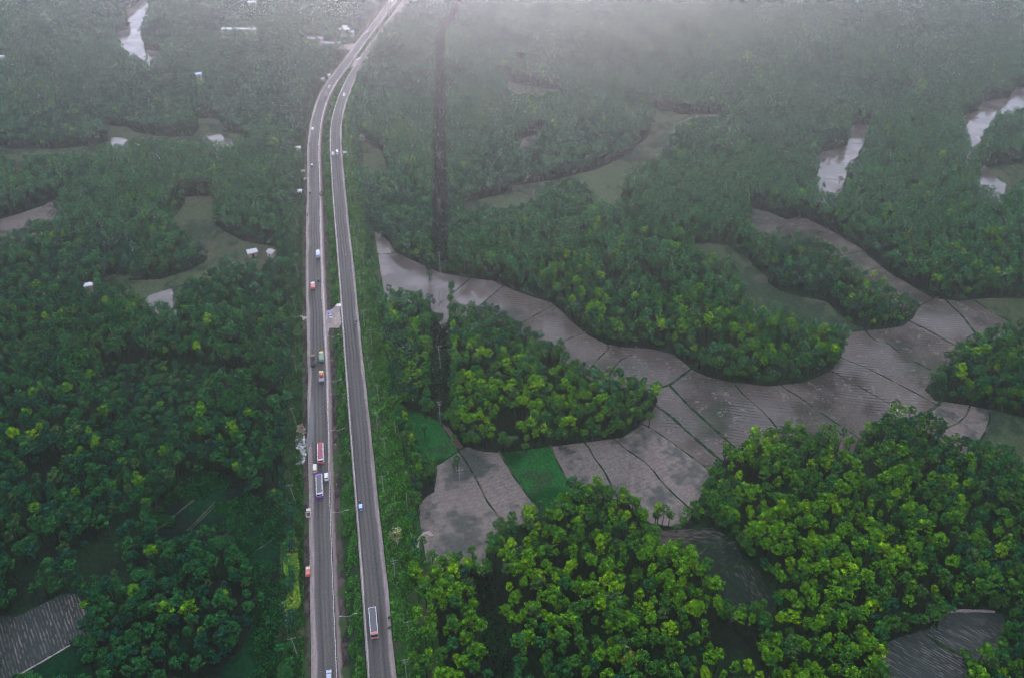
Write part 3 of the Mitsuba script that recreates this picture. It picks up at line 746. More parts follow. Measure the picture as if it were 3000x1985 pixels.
# which kinds of green grow where
cn1 = meshkit.fbm(np.column_stack([X * 0.03, Y * 0.03, np.zeros(len(X)) + 5]), 3, seed=9)
right = np.clip((X + 55) / 25, 0, 1) * np.clip((345 - Y) / 110, 0, 1) * np.clip((205 - X) / 75, 0.3, 1)
mid = np.clip((X + 75) / 20, 0, 1) * np.clip((440 - Y) / 120, 0, 1)
bright = np.clip(0.025 + 0.42 * right + 0.055 * mid + 0.03 * (X < -90) * (Y < 300) + (cn1 - 0.5) * 0.9 * (0.08 + right + 0.2 * mid), 0.01, 0.75)
bright = np.where(low | edge, 0.03, bright)
# broad swathes of taller and lower, fresher and darker forest
sw = meshkit.fbm(np.column_stack([X * 0.013, Y * 0.013, np.zeros(len(X)) + 2]), 3, seed=15)
swathe = np.clip((sw - 0.5) * 3.2, -0.6, 0.6) * np.interp(Y, [250, 420], [0.3, 1.0])
tall = tall * (1 + 0.28 * swathe * ~low * ~edge)
farther = np.interp(Y, [260, 480], [0.0, 1.0]) * ~low * ~edge
wide = np.where(small, wide + 0.15 * farther, wide * (1 + 0.17 * farther))
tall = np.where(small, tall * (1 + 0.2 * farther), tall) * (1 - 0.04 * farther + 0.10 * farther * (rng.random(len(X)) - 0.5))
bright = np.clip(bright * (1 + 1.2 * swathe), 0.01, 0.75)
u = rng.random(len(X))
u2 = rng.random(len(X))
kind = np.where(u < bright, np.where(u2 < 0.22, 3, 2), np.where(u2 < 0.08 * (Y < 420), 4, np.where(u2 < 0.58 + 0.25 * right + 0.20 * farther + 0.5 * swathe, 1, 0)))
kind = np.where((kind == 1) & (rng.random(len(X)) < farther), 5, kind)
kind = np.where((kind <= 1) & (rng.random(len(X)) < 0.66 * right + 0.14 * mid), 6, kind)
variant = rng.integers(0, VARIANTS, len(X))
spin = rng.uniform(0, 360, len(X))
px, py, pz = project(np.column_stack([X, Y, 11 * tall]))
seen = (px > 4) & (px < W0 - 4) & (py > 0) & (py < H0 - 4)
rank = np.where(seen & ~low & ~small & ~edge, pz, 1e9)
single = np.zeros(len(X), bool)
single[np.argsort(rank)[:290]] = True
TREE_WORDS = {5: 'cool green', 6: 'leaf green', 0: 'dark green', 1: 'mid green', 2: 'bright fresh green', 3: 'yellow green', 4: 'dull olive'}
for i in range(len(X)):
    tw = T().translate([X[i], Y[i], 0]).rotate([0, 0, 1], spin[i]).scale([wide[i], wide[i], tall[i]])
    if single[i]:
        a, b = px[i], py[i]
        if X[i] < -60:
            side = ('at the lower left edge' if a < 330 else 'left of the dark field' if a < 760 else 'by the left verge') + (' in the front rank' if b > 1700 else ' further back')
        else:
            side = ('beside the right verge' if a < 1420 else 'below the brown field' if a < 1800 else 'right of centre' if a < 2250 else 'near the lower right corner' if a < 2680 else 'at the lower right edge') + (
                ' in the front rank' if b > 1890 else ' in the second rank' if b > 1780 else ' further back')
        size = 'slender' if wide[i] < 0.97 else 'broad' if wide[i] > 1.15 else 'round'
        thing('tree', [('crown', single_crown[variant[i], kind[i]]), ('trunk', single_trunk[variant[i]])], f'{TREE_WORDS[kind[i]]} {size} crowned tree {side}', 'tree', f'{size} {TREE_WORDS[kind[i]]} trees {side}', tw)
    else:
        lod = 0 if pz[i] < 380 else 1 if pz[i] < 620 else 2
        scene[f'forest__{i:05d}'] = {'type': 'instance', 'group': {'type': 'ref', 'id': f'group_{lod}_{variant[i]}_{NAMES[kind[i]]}'}, 'to_world': tw}
labels['forest'] = {'label': 'dense broadleaf forest stretching into the mist on both sides of the highway', 'category': 'forest', 'kind': 'stuff'}
print('trees', len(X), [(int((pz < a).sum())) for a in (380, 620, 9999)])

# single trees that stand out by the road
for (x, y), c, lab, h, sc in (((1164, 1598), (0.20, 0.22, 0.11), 'pale leaved tree with whitish blossom on the right verge', 9.0, 0.85), ((1160, 1505), (0.03, 0.11, 0.02), 'fresh green bushy tree just beyond the pale leaved one', 6.0, 0.9),
                              ((863, 1612), (0.075, 0.13, 0.04), 'pale green bush tree by the left verge above the creeper patch', 5.5, 0.9), ((1835, 1985), (0.25, 0.23, 0.03), 'yellowest tree at the bottom edge of the forest', 12.5, 0.8),
                              ((943, 572), (0.015, 0.045, 0.02), 'small dark tree standing in the median', 3.6, 0.5), ((1101, 1115), (0.035, 0.11, 0.015), 'small bright green tree on the right verge', 5.0, 0.6)):
    v, f, col, cl = crown(int(x), 0, c, h, 2.7 * sc + 0.3)
    b = at(x, y)
    thing('tree', [('crown', mikit.ply((v, f), 'm_leaf', color=col)), ('trunk', mikit.ply(trunk(int(x), h, cl), 'm_bark', smooth=50))], lab, 'tree', None, T().translate([b[0], b[1], 0]))


def ground_cover(name, label, inside, n, height, colour, size, seed, vary=0.45):
    """Low leaves scattered over the ground; inside(r, n) gives the places and a factor for their height."""
    r = np.random.default_rng(seed)
    x, y, k = inside(r, n)
    z = height * k * r.random(len(x)) ** 0.7 + 0.1
    c = np.column_stack([x, y, z])
    nrm = np.column_stack([r.normal(size=len(x)) * 0.6, r.normal(size=len(x)) * 0.6, np.full(len(x), 0.8)])
    t = meshkit.fbm(np.column_stack([x * 0.4, y * 0.25, x * 0]), 3, seed)[:, None]
    v, f, col = leaves(c, nrm, size * np.interp(y, [140, 400, 900], [1.0, 1.5, 2.4]), r, np.asarray(colour) * (0.45 + 1.1 * t), vary)
    thing(name, [(None, mikit.ply((v, f), 'm_leaf', color=col))], label, 'plants', None, None, 'stuff')


def along(r, n, lo=130, hi=1000):
    """Places along the road, thinning out with distance."""
    return lo * (hi / lo) ** r.random(n)


def in_median(r, n):
    y = along(r, n)
    a, b = np.interp(y, YS, centre[0] + half[0]), np.interp(y, YS, centre[1] - half[1])
    t = 0.40 + 0.55 * r.random(n)
    x = a + (b - a) * t
    k = meshkit.fbm(np.column_stack([x * 0.5, y * 0.22, x * 0]), 3, 5)
    bare = shapely.contains_xy(unary_union([gap, gap2]).buffer(0.5), *(lambda q: (q[0], q[1]))((x, y)))
    ingap = shapely.contains_xy(GAPS, x, y)
    m = (k > np.interp(t, [0.4, 0.55, 0.8, 0.95], [0.58, 0.42, 0.36, 0.5])) & ~ingap
    return x[m], y[m], np.clip((k[m] - 0.3) * 3.2, 0.3, 1.3)


GAPS = unary_union([Polygon([at(a, b)[:2] for a, b in q]) for q in ([(950, 1000), (955, 905), (1005, 885), (1003, 960), (975, 1000)], [(1020, 205), (1044, 165), (1066, 165), (1066, 180), (1044, 205)])])


CREEP = Polygon(pts('31: 268,500 300,455 375,450 388,560 385,760 402,900 380,935 282,955 290,860 325,790 318,690 275,610')).buffer(0.5)


def in_verge(side):
    def f(r, n):
        y = along(r, n)
        if side < 0:
            e = np.interp(y, YS, centre[0] - half[0]) - 2.0
            x = e - 0.2 - 8.5 * r.random(n)
        else:
            e = np.interp(y, YS, centre[1] + half[1])
            x = e + 0.6 + np.interp(y, [140, 165, 200, 240, 330, 450, 600, 720, 900], [6, 9, 14, 12, 10.5, 11, 9, 5, 4]) * r.random(n)
        k = meshkit.fbm(np.column_stack([x * 0.22, y * 0.14, x * 0]), 3, 8 + side)
        blocked = shapely.contains_xy(OPEN_ALL, x, y) | shapely.contains_xy(CREEP, x, y)
        m = (k > 0.34) & ~blocked
        return x[m], y[m], np.clip((k[m] - 0.3) * 3.4, 0.15, 1.6)
    return f


ground_cover('median_shrubs', 'band of green shrubs growing along the median', in_median, 60000, 1.6, (0.022, 0.092, 0.018), 0.5, 41)
ground_cover('verge_plants', 'green bushes and grass on the verge right of the highway', in_verge(1), 80000, 1.7, (0.026, 0.105, 0.016), 0.55, 42)
ground_cover('verge_plants', 'green bushes and grass on the verge left of the highway', in_verge(-1), 60000, 1.6, (0.016, 0.062, 0.018), 0.44, 43)


def in_poly(text, skip=None):
    pg = Polygon(pts(text)) if isinstance(text, str) else text

    def f(r, n):
        a, b, c, d = pg.bounds
        x, y = r.uniform(a, c, n), r.uniform(b, d, n)
        m = shapely.contains_xy(pg, x, y)
        return x[m], y[m], np.ones(m.sum())
    return f


ground_cover('creeper_patch', 'lime green creeper covering a long patch left of the highway', in_poly(CREEP), 9000, 1.6, (0.13, 0.25, 0.03), 0.42, 44, 0.3)
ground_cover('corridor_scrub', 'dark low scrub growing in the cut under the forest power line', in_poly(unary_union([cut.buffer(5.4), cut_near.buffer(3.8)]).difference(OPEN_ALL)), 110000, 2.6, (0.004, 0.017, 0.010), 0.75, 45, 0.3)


DARK = Polygon(pts('o: 440,1112 500,1092 560,1130 640,1182 668,1200 668,1330 665,1600 480,1600 560,1500 600,1402 582,1340 575,1292 540,1232 440,1217 360,1227 350,1190 400,1140'))


def in_dark(r, n):
    x, y, k = in_poly(DARK)(r, n)
    k = meshkit.fbm(np.column_stack([x * 0.09, y * 0.09, x * 0]), 3, 31)
    m = k > 0.46
    return x[m], y[m], np.clip((k[m] - 0.42) * 5, 0.1, 1.2)


ground_cover('field_scrub', 'dark scrub and grass overgrowing the lower left field', in_dark, 60000, 2.0, (0.008, 0.052, 0.018), 0.5, 46)


def chips(polytext, n, lo, hi, seed, tones, flat=0.5, lift=0.0):
    r = np.random.default_rng(seed)
    x, y, _ = in_poly(polytext)(r, n)
    vs, fs, cs, m = [], [], [], 0
    for a, b in zip(x, y):
        s = r.uniform(lo, hi)
        q = trimesh.convex.convex_hull(r.normal(size=(9, 3)) * s * 0.5 * [1, 1, flat])
        vs.append(np.asarray(q.vertices) + [a, b, 0.1 + lift * r.random() + s * 0.2])
        fs.append(np.asarray(q.faces) + m)
        m += len(q.vertices)
        cs.append(np.tile(np.asarray(tones[r.integers(len(tones))]) * r.uniform(0.7, 1.2), (len(q.vertices), 1)))
    return mikit.ply((np.vstack(vs), np.vstack(fs)), 'm_vc', color=np.vstack(cs))


PALE = [(0.5, 0.5, 0.48), (0.38, 0.36, 0.35), (0.22, 0.21, 0.2), (0.6, 0.6, 0.6), (0.12, 0.12, 0.12)]
thing('rubble', [(None, chips('21: 385,870 445,880 455,960 440,985 455,1040 435,1130 370,1135 375,1085 415,1050 410,995 365,980 370,910', 900, 0.25, 0.75, 51, PALE, 0.5, 0.5))], 'pale heap of broken rubble and rubbish left of the highway', 'rubble', kind='stuff')
thing('spoil_heap', [(None, chips('21: 380,790 420,775 450,810 455,850 420,870 375,850', 260, 0.3, 0.8, 52, [(0.14, 0.09, 0.06), (0.09, 0.07, 0.05), (0.2, 0.14, 0.1)], 0.6, 0.9))], 'brown heap of earth and dead branches above the rubble', 'earth', kind='stuff')
thing('rubble', [(None, chips('31: 235,870 270,855 285,920 300,1000 290,1110 270,1090 270,960', 160, 0.25, 0.7, 53, PALE, 0.5, 0.2))], 'grey stones scattered below the creeper patch', 'rubble', kind='stuff')
thing('litter', [(None, chips('p: 964,1000 976,1000 985,1300 993,1500 1012,1800 1025,1980 1012,1980 999,1800 982,1500 974,1300', 130, 0.15, 0.4, 54, [(0.6, 0.6, 0.58), (0.5, 0.48, 0.4), (0.25, 0.2, 0.18)], 0.3))], 'scraps of white litter strewn along the bare side of the median', 'litter', kind='stuff')
thing('tarpaulin', [(None, mikit.ply(trimesh.convex.convex_hull(np.array([[-2.2, -2.0, 0.4], [2.0, -2.4, 0.4], [2.3, 1.6, 0.4], [-1.2, 2.6, 0.4], [-0.3, 0.2, 1.1], [0.9, -0.6, 1.0], [-1.9, -0.3, 0.8]])), 'm_white', smooth=False))], 'white sheet spread on the median beside the crossing', 'sheet', None,
      T().translate([*at(991, 895)[:2], 0]).scale([0.65, 0.65, 0.6]))

# ------------------------------------------------------------------ power poles, lamps
ply_pole = mikit.ply(cyl([0, 0, -0.3], [0, 0, 10.2], 0.17, 0.10, 8), 'm_concrete', smooth=50)
ply_arm = mikit.ply(box(-1.25, 1.25, -0.06, 0.06, 9.6, 9.74, 0.02), 'm_concrete')
ply_arm2 = mikit.ply(box(-0.85, 0.85, -0.06, 0.06, 8.5, 8.62, 0.02), 'm_concrete')
ply_ins = [mikit.ply(cyl([x, 0, 9.74], [x, 0, 10.0], 0.06, 0.04, 6), 'm_white') for x in (-1.15, 0.0, 1.15)]
ROWS = [
    ('left', 0.0, 'leaning concrete power pole on the left verge', [(872.8, 1922), (867, 1472), (869.6, 1245.5), (869.6, 1091), (868, 914.5), (877.6, 819), (877, 677), (884, 565), (887, 481), (889, 360), (916, 295), (987.6, 185)]),
    ('near right', 0.0, 'concrete power pole of the row nearest the right carriageway', [(1191.6, 1984), (1156.6, 1694), (1126, 1446), (1106.5, 1256.7), (1085, 1092.5), (1068, 956), (1055, 841), (1049, 745), (1029, 592.5), (1018, 469), (1013, 375)]),
    ('outer right', 0.0, 'concrete power pole of the outer row on the right verge', [(1203.5, 1874), (1164.5, 1598), (1131, 1333), (1110, 1177), (1090, 1014), (1072, 889.7), (1065.7, 779), (1054.5, 686.5), (1042, 599), (1030, 465.5), (1023.6, 319)]),
    ('cut', 0.35, 'tall power pole in the cut through the forest', [(1349, 1447), (1290.5, 1244), (1291, 1080), (1289, 902), (1290, 801), (1291, 640), (1291, 500), (1290, 355)]),
    ('field', 0.0, 'thin bare pole at the edge of the brown field', [(1193, 1498), (1209, 1613), (1161, 1277)])]
for row, taller, lab, bases in ROWS:
    tops, rest = [], []
    for q, (x, y) in enumerate(bases):
        b = at(x, y)
        nb = at(*bases[q + 1 if q + 1 < len(bases) else q - 1])
        ang = math.degrees(math.atan2(nb[1] - b[1], nb[0] - b[0])) - 90
        r = np.random.default_rng(int(x * 7 + y))
        tw = T().translate([b[0], b[1], 0]).rotate([0, 1, 0], float(r.normal() * 1.4 - (3.0 if row == 'left' else 0))).rotate([0, 0, 1], ang).scale([1, 1, 1 + taller])
        parts = [('pole', ply_pole)]
        if row != 'field':
            parts += [('crossarm', ply_arm), *(('insulator', p) for p in ply_ins)]
            if row in ('near right', 'cut'):
                parts.append(('crossarm', ply_arm2))
        where = {0: ', nearest of its row'} if row != 'field' else {0: ', middle of three', 1: ', nearest of three', 2: ', farthest of three'}
        thing('power_pole', parts, lab + where.get(q, ''), 'power pole', None if q in where else f'{row} row of power poles', tw)
        m = np.array(tw.matrix)
        tops.append([(m @ [x0, 0, 9.98, 1])[:3] for x0 in (-1.15, 0.0, 1.15)])
    if row != 'field':
        tops = np.array(tops)
        wires = []
        if row in ('near right', 'outer right'):
            tops = np.concatenate([tops[:1] * 2 - tops[1:2], tops])
        for k in range(3):
            seg = []
            for a, b in zip(tops[:-1, k], tops[1:, k]):
                s = np.linspace(0, 1, 9)[:, None]
                c = a * (1 - s) + b * s - np.array([0, 0, 1.0]) * (4 * s * (1 - s)) * 0.9
                seg += [cyl(c[t], c[t + 1], 0.011, n=3) for t in range(8)]
            wires.append(('wire', mikit.ply(cat(*seg), 'm_dark_grey')))
        thing('power_line', wires, {'left': 'power line along the left verge', 'near right': 'power line nearest the right carriageway', 'outer right': 'outer power line on the right verge', 'cut': 'power line running through the cut in the forest'}[row], 'power line')
lamp_parts = [('mast', mikit.ply(cyl([0, 0, -0.2], [0, 0, 9.6], 0.10, 0.06, 8), 'm_dark_grey', smooth=50))]
for s in (-1, 1):
    p = np.array([[0, 0, 9.5], [s * 0.9, 0, 10.1], [s * 2.0, 0, 10.4]])
    lamp_parts += [('arm', mikit.ply(cat(cyl(p[0], p[1], 0.06, n=6), cyl(p[1], p[2], 0.055, n=6)), 'm_steel')), ('lamp_head', mikit.ply(box(min(s * 1.9, s * 2.9), max(s * 1.9, s * 2.9), -0.16, 0.16, 10.36, 10.52, 0.03), 'm_steel'))]
for q, (x, y) in enumerate([(1020, 1801), (997, 1497), (988.5, 1257.6), (981, 1114), (976, 984)]):
    b = at(x, y, 10.2)
    _, h = lane(0, 0)(b[1])
    thing('street_lamp', lamp_parts, ['double armed street lamp in the median beside the lone right carriageway bus', 'double armed street lamp in the median level with the parked white pickup', 'double armed street lamp in the median beyond the red roofed bus', 'double armed street lamp level with the truck with red cargo',
                                      'farthest double armed street lamp, beyond the green truck'][q], 'street lamp', None, T().translate([b[0], b[1], 0]).rotate([0, 0, 1], math.degrees(h) - 90))

# ------------------------------------------------------------------ vehicles
_cache = {}


def pc(key, make, mat, smooth=False):
    k = (key, mat)
    if k not in _cache:
        _cache[k] = mikit.ply(make(), mat, smooth=smooth)
    return _cache[k]


def wheels(kind, xs, hy, r, w):
    return [('wheel', pc((kind, x, s), lambda x=x, s=s: cat(cyl([x, s * hy - w / 2, r], [x, s * hy + w / 2, r], r, n=14), cyl([x, s * hy - w / 2 - 0.01, r], [x, s * hy + w / 2 + 0.01, r], r * 0.5, n=10)), 'm_tyre', 40)) for x in xs for s in (-1, 1)]


def car(paintm, tall=0.0, long=4.4):
    L = long / 2
    k = ('car', tall, long)
    t = 1.42 + tall
    e = 0.25 if tall else 0.0
    return [('body', pc((k, 'b'), lambda: cat(box(-L, L, -0.86, 0.86, 0.28, 0.92, 0.14, (0.12, 0.18, 0.06))), 'm_' + paintm, 35)),
            ('cabin', pc((k, 'c'), lambda: box(-L + 0.45 - e, L - 1.25, -0.79, 0.79, 0.90, t - 0.04, 0.05, (0.45 - e, 0.62, 0.14)), 'm_glass', 30)),
            ('roof', pc((k, 'r'), lambda: box(-L + 0.86 - 2 * e, L - 1.82, -0.68, 0.68, t - 0.09, t, 0.04), 'm_' + paintm, 35)),
            ('pillar', pc((k, 'p'), lambda: cat(*[cyl([-L + 0.50 - e, s * 0.77, 0.9], [-L + 0.9 - 2 * e, s * 0.66, t - 0.05], 0.05, n=5) for s in (-1, 1)], *[cyl([L - 1.28, s * 0.77, 0.9], [L - 1.85, s * 0.66, t - 0.05], 0.05, n=5) for s in (-1, 1)]), 'm_' + paintm)),
            *[('headlight', pc((k, 'h', s), lambda s=s: box(L - 0.12, L - 0.02, s * 0.62 - 0.16, s * 0.62 + 0.16, 0.62, 0.76, 0.02), 'm_lamp_clear')) for s in (-1, 1)],
            *[('tail_light', pc((k, 't', s), lambda s=s: box(-L - 0.01, -L + 0.10, s * 0.66 - 0.13, s * 0.66 + 0.13, 0.66, 0.82, 0.02), 'm_lamp_red')) for s in (-1, 1)],
            ('bumper', pc((k, 'bu'), lambda: cat(box(L - 0.06, L + 0.06, -0.8, 0.8, 0.3, 0.5, 0.03), box(-L - 0.06, -L + 0.06, -0.8, 0.8, 0.3, 0.5, 0.03)), 'm_dark_grey')), *wheels(k, (-L + 0.85, L - 0.85), 0.76, 0.32, 0.2)]


def van(paintm):
    L = 2.25
    return [('body', pc(('van', 'b'), lambda: box(-L, L, -0.85, 0.85, 0.3, 1.92, 0.14, (0.08, 0.75, 0.08)), 'm_' + paintm, 35)),
            ('windscreen', pc(('van', 'w'), lambda: trimesh.convex.convex_hull(np.array([[L - 0.30, s * 0.72, 1.0] for s in (-1, 1)] + [[L - 0.72, s * 0.66, 1.78] for s in (-1, 1)] + [[L - 0.24, s * 0.72, 1.02] for s in (-1, 1)] + [[L - 0.64, s * 0.66, 1.80] for s in (-1, 1)])), 'm_glass')),
            ('rear_window', pc(('van', 'rw'), lambda: box(-L - 0.01, -L + 0.1, -0.62, 0.62, 1.15, 1.62, 0.02), 'm_glass')),
            *[('side_window', pc(('van', 's', s), lambda s=s: box(-1.7, 1.1, s * 0.80 - 0.04, s * 0.80 + 0.04, 1.15, 1.65, 0.02), 'm_glass')) for s in (-1, 1)],
            *[('headlight', pc(('van', 'h', s), lambda s=s: box(L - 0.12, L + 0.01, s * 0.6 - 0.14, s * 0.6 + 0.14, 0.62, 0.8, 0.02), 'm_lamp_clear')) for s in (-1, 1)],
            *[('tail_light', pc(('van', 't', s), lambda s=s: box(-L - 0.02, -L + 0.08, s * 0.7 - 0.08, s * 0.7 + 0.08, 0.75, 1.1, 0.02), 'm_lamp_red')) for s in (-1, 1)],
            ('bumper', pc(('van', 'bu'), lambda: cat(box(L - 0.04, L + 0.08, -0.8, 0.8, 0.3, 0.52, 0.03), box(-L - 0.08, -L + 0.04, -0.8, 0.8, 0.3, 0.52, 0.03)), 'm_grey')), *wheels('van', (-1.45, 1.45), 0.74, 0.33, 0.2)]


def bus(body, roof, rail, tail, L=10.2):
    h = L / 2
    k = ('bus', L)
    return [('body', pc((k, 'b'), lambda: box(-h, h, -1.24, 1.24, 0.45, 2.98, 0.16), 'm_' + body, 35)), ('roof', pc((k, 'r'), lambda: box(-h + 0.5, h - 0.5, -0.98, 0.98, 2.94, 3.10, 0.06), 'm_' + roof, 35)),
            *[('roof_rail', pc((k, 'rr', s), lambda s=s: box(-h + 0.25, h - 0.35, s * 1.14 - 0.09, s * 1.14 + 0.09, 2.96, 3.12, 0.04), 'm_' + rail)) for s in (-1, 1)],
            ('roof_front', pc((k, 'rf'), lambda: box(h - 0.85, h - 0.08, -1.1, 1.1, 2.96, 3.14, 0.05), 'm_' + tail, 35)), ('windscreen', pc((k, 'ws'), lambda: box(h - 0.05, h + 0.03, -1.1, 1.1, 1.45, 2.65, 0.03), 'm_glass')), ('rear_window', pc((k, 'rw'), lambda: box(-h - 0.03, -h + 0.05, -1.0, 1.0, 1.75, 2.5, 0.03), 'm_glass')),
            ('tail_panel', pc((k, 'tp'), lambda: box(-h - 0.05, -h + 0.4, -1.26, 1.26, 0.5, 1.6, 0.05), 'm_' + tail)), ('nose_panel', pc((k, 'np'), lambda: box(h - 0.4, h + 0.06, -1.26, 1.26, 0.5, 1.35, 0.06), 'm_' + tail)),
            *[('side_window', pc((k, 'sw', s, i), lambda s=s, i=i: box(-h + 0.7 + i * (L - 1.6) / 6, -h + 0.58 + (i + 1) * (L - 1.6) / 6, s * 1.24 - 0.03, s * 1.24 + 0.03, 1.6, 2.45, 0.02), 'm_glass')) for s in (-1, 1) for i in range(6)],
            *[('headlight', pc((k, 'h', s), lambda s=s: box(h + 0.02, h + 0.09, s * 0.9 - 0.2, s * 0.9 + 0.2, 0.7, 0.95, 0.02), 'm_lamp_clear')) for s in (-1, 1)],
            *[('tail_light', pc((k, 't', s), lambda s=s: box(-h - 0.09, -h - 0.02, s * 1.0 - 0.12, s * 1.0 + 0.12, 0.8, 1.3, 0.02), 'm_lamp_red')) for s in (-1, 1)],
            *[('mirror', pc((k, 'm', s), lambda s=s: cat(box(h - 0.05, h + 0.25, s * 1.42 - 0.06, s * 1.42 + 0.06, 1.9, 2.4, 0.02), cyl([h - 0.05, s * 1.2, 2.5], [h + 0.1, s * 1.42, 2.38], 0.03, n=5)), 'm_black')) for s in (-1, 1)], *wheels(k, (-h + 2.6, h - 2.2), 1.05, 0.5, 0.3)]


def truck(cab, bed, cargo=None, L=7.2, cargo_h=1.0, cover=None, tail='dark_grey'):
    h = L / 2
    k = ('truck', L)
    parts = [('cab', pc((k, 'c'), lambda: box(h - 1.75, h, -1.08, 1.08, 0.55, 2.45, 0.14, (0.05, 0.32, 0.08)), 'm_' + cab, 35)), ('windscreen', pc((k, 'w'), lambda: trimesh.convex.convex_hull(np.array([[h - a, s * 0.95, z] for s in (-1, 1) for a, z in ((0.06, 1.5), (0.26, 2.3), (-0.0, 1.5), (0.18, 2.32))])), 'm_glass')),
             ('chassis', pc((k, 'ch'), lambda: box(-h, h - 0.4, -0.5, 0.5, 0.55, 0.85, 0.03), 'm_black')), ('bed_floor', pc((k, 'bf'), lambda: box(-h, h - 1.9, -1.12, 1.12, 0.9, 1.05, 0.03), 'm_' + bed)),
             *[('side_board', pc((k, 'sb', s), lambda s=s: box(-h, h - 1.9, s * 1.13 - 0.05, s * 1.13 + 0.05, 1.05, 1.95, 0.02), 'm_' + bed)) for s in (-1, 1)], ('headboard', pc((k, 'hb'), lambda: box(h - 1.98, h - 1.86, -1.1, 1.1, 1.0, 2.2, 0.02), 'm_' + bed)),
             ('tailgate', pc((k, 'tg'), lambda: box(-h - 0.05, -h + 0.05, -1.1, 1.1, 1.0, 1.9, 0.02), 'm_' + tail)),
             *[('side_window', pc((k, 'sw', s), lambda s=s: box(h - 1.35, h - 0.5, s * 1.04 - 0.05, s * 1.04 + 0.05, 1.55, 2.15, 0.02), 'm_glass')) for s in (-1, 1)],
             *[('headlight', pc((k, 'h', s), lambda s=s: box(h - 0.06, h + 0.04, s * 0.8 - 0.15, s * 0.8 + 0.15, 0.8, 1.05, 0.02), 'm_lamp_clear')) for s in (-1, 1)],
             *[('mudguard', pc((k, 'mg', s), lambda s=s: box(-h - 0.02, -h + 0.03, s * 0.7 - 0.25, s * 0.7 + 0.25, 0.3, 0.95, 0.01), 'm_black')) for s in (-1, 1)], *wheels(k, (-h + 1.3, h - 1.0), 0.92, 0.45, 0.32)]
    if cover:
        parts.append(('cover', pc((k, 'cv', cargo_h), lambda: box(-h - 0.02, h - 1.84, -1.2, 1.2, 1.3, 1.95 + cargo_h, 0.2, (0.1, 0.1, 0.18)), 'm_' + cover, 35)))
    return parts


def pickup(paintm, bed, cab=None, load=None):
    L = 2.35
    p = [('body', pc(('pu', 'b'), lambda: box(-L, L, -0.84, 0.84, 0.4, 0.95, 0.12, (0.05, 0.2, 0.05)), 'm_' + paintm, 35)), ('cab', pc(('pu', 'c'), lambda: box(0.0, L - 0.75, -0.78, 0.78, 0.93, 1.68, 0.08, (0.25, 0.5, 0.12)), 'm_' + (cab or paintm), 35)),
         ('windscreen', pc(('pu', 'w'), lambda: trimesh.convex.convex_hull(np.array([[L - a, s * b, z] for s in (-1, 1) for a, b, z in ((0.86, 0.7, 1.02), (1.28, 0.62, 1.6), (0.78, 0.7, 1.03), (1.2, 0.62, 1.61))])), 'm_glass')), ('rear_window', pc(('pu', 'rw'), lambda: box(0.10, 0.2, -0.6, 0.6, 1.15, 1.5, 0.02), 'm_glass')),
         ('bed', pc(('pu', 'bd'), lambda: box(-L + 0.1, -0.1, -0.72, 0.72, 0.93, 0.985, 0.01), 'm_' + bed)),
         *[('side_board', pc(('pu', 'sb', s), lambda s=s: box(-L, -0.05, s * 0.79 - 0.05, s * 0.79 + 0.05, 0.9, 1.3, 0.02), 'm_' + paintm)) for s in (-1, 1)], ('tailgate', pc(('pu', 'tg'), lambda: box(-L - 0.04, -L + 0.06, -0.8, 0.8, 0.85, 1.28, 0.02), 'm_' + paintm)),
         *[('tail_light', pc(('pu', 't', s), lambda s=s: box(-L - 0.05, -L + 0.02, s * 0.74 - 0.07, s * 0.74 + 0.07, 0.6, 0.84, 0.02), 'm_lamp_red')) for s in (-1, 1)],
         *[('headlight', pc(('pu', 'h', s), lambda s=s: box(L - 0.2, L - 0.05, s * 0.6 - 0.15, s * 0.6 + 0.15, 0.68, 0.84, 0.02), 'm_lamp_clear')) for s in (-1, 1)], *wheels('pu', (-1.4, 1.4), 0.74, 0.35, 0.2)]
    if load:
        p.append(('canopy', pc(('pu', 'cv'), lambda: box(-L + 0.02, 0.0, -0.8, 0.8, 1.25, 1.85, 0.1, (0.1, 0.05, 0.08)), 'm_' + load, 35)))
    return p


def auto(paintm, roof):
    return [('body', pc(('au', 'b'), lambda: box(-1.3, 0.55, -0.66, 0.66, 0.35, 0.95, 0.1), 'm_' + paintm, 35)), ('nose', pc(('au', 'n'), lambda: box(0.45, 1.3, -0.5, 0.5, 0.35, 1.05, 0.14, (0.0, 0.45, 0.2)), 'm_' + paintm, 35)),
            ('canopy', pc(('au', 'c'), lambda: box(-1.32, 0.85, -0.67, 0.67, 1.5, 1.74, 0.1, (0.12, 0.15, 0.1)), 'm_' + roof, 35)), ('back_panel', pc(('au', 'bp'), lambda: box(-1.34, -1.24, -0.64, 0.64, 0.9, 1.55, 0.02), 'm_' + paintm)),
            ('windscreen', pc(('au', 'w'), lambda: trimesh.convex.convex_hull(np.array([[a, s * b, z] for s in (-1, 1) for a, b, z in ((1.0, 0.5, 0.98), (0.74, 0.55, 1.55), (1.04, 0.5, 0.98), (0.78, 0.55, 1.55))])), 'm_glass')),
            *[('post', pc(('au', 'p', s), lambda s=s: cyl([-0.2, s * 0.62, 0.9], [-0.2, s * 0.6, 1.55], 0.03, n=5), 'm_black')) for s in (-1, 1)], ('seat', pc(('au', 's'), lambda: box(-1.1, -0.5, -0.58, 0.58, 0.8, 1.0, 0.04), 'm_black')),
            ('headlight', pc(('au', 'h'), lambda: cyl([1.18, 0, 0.8], [1.3, 0, 0.8], 0.1, n=8), 'm_lamp_clear')),
            *[('wheel', pc(('au', 'wh', x, y), lambda x=x, y=y: cyl([x, y - 0.07, 0.24], [x, y + 0.07, 0.24], 0.24, n=12), 'm_tyre', 40)) for x, y in ((-0.85, 0.58), (-0.85, -0.58), (1.0, 0.0))]]


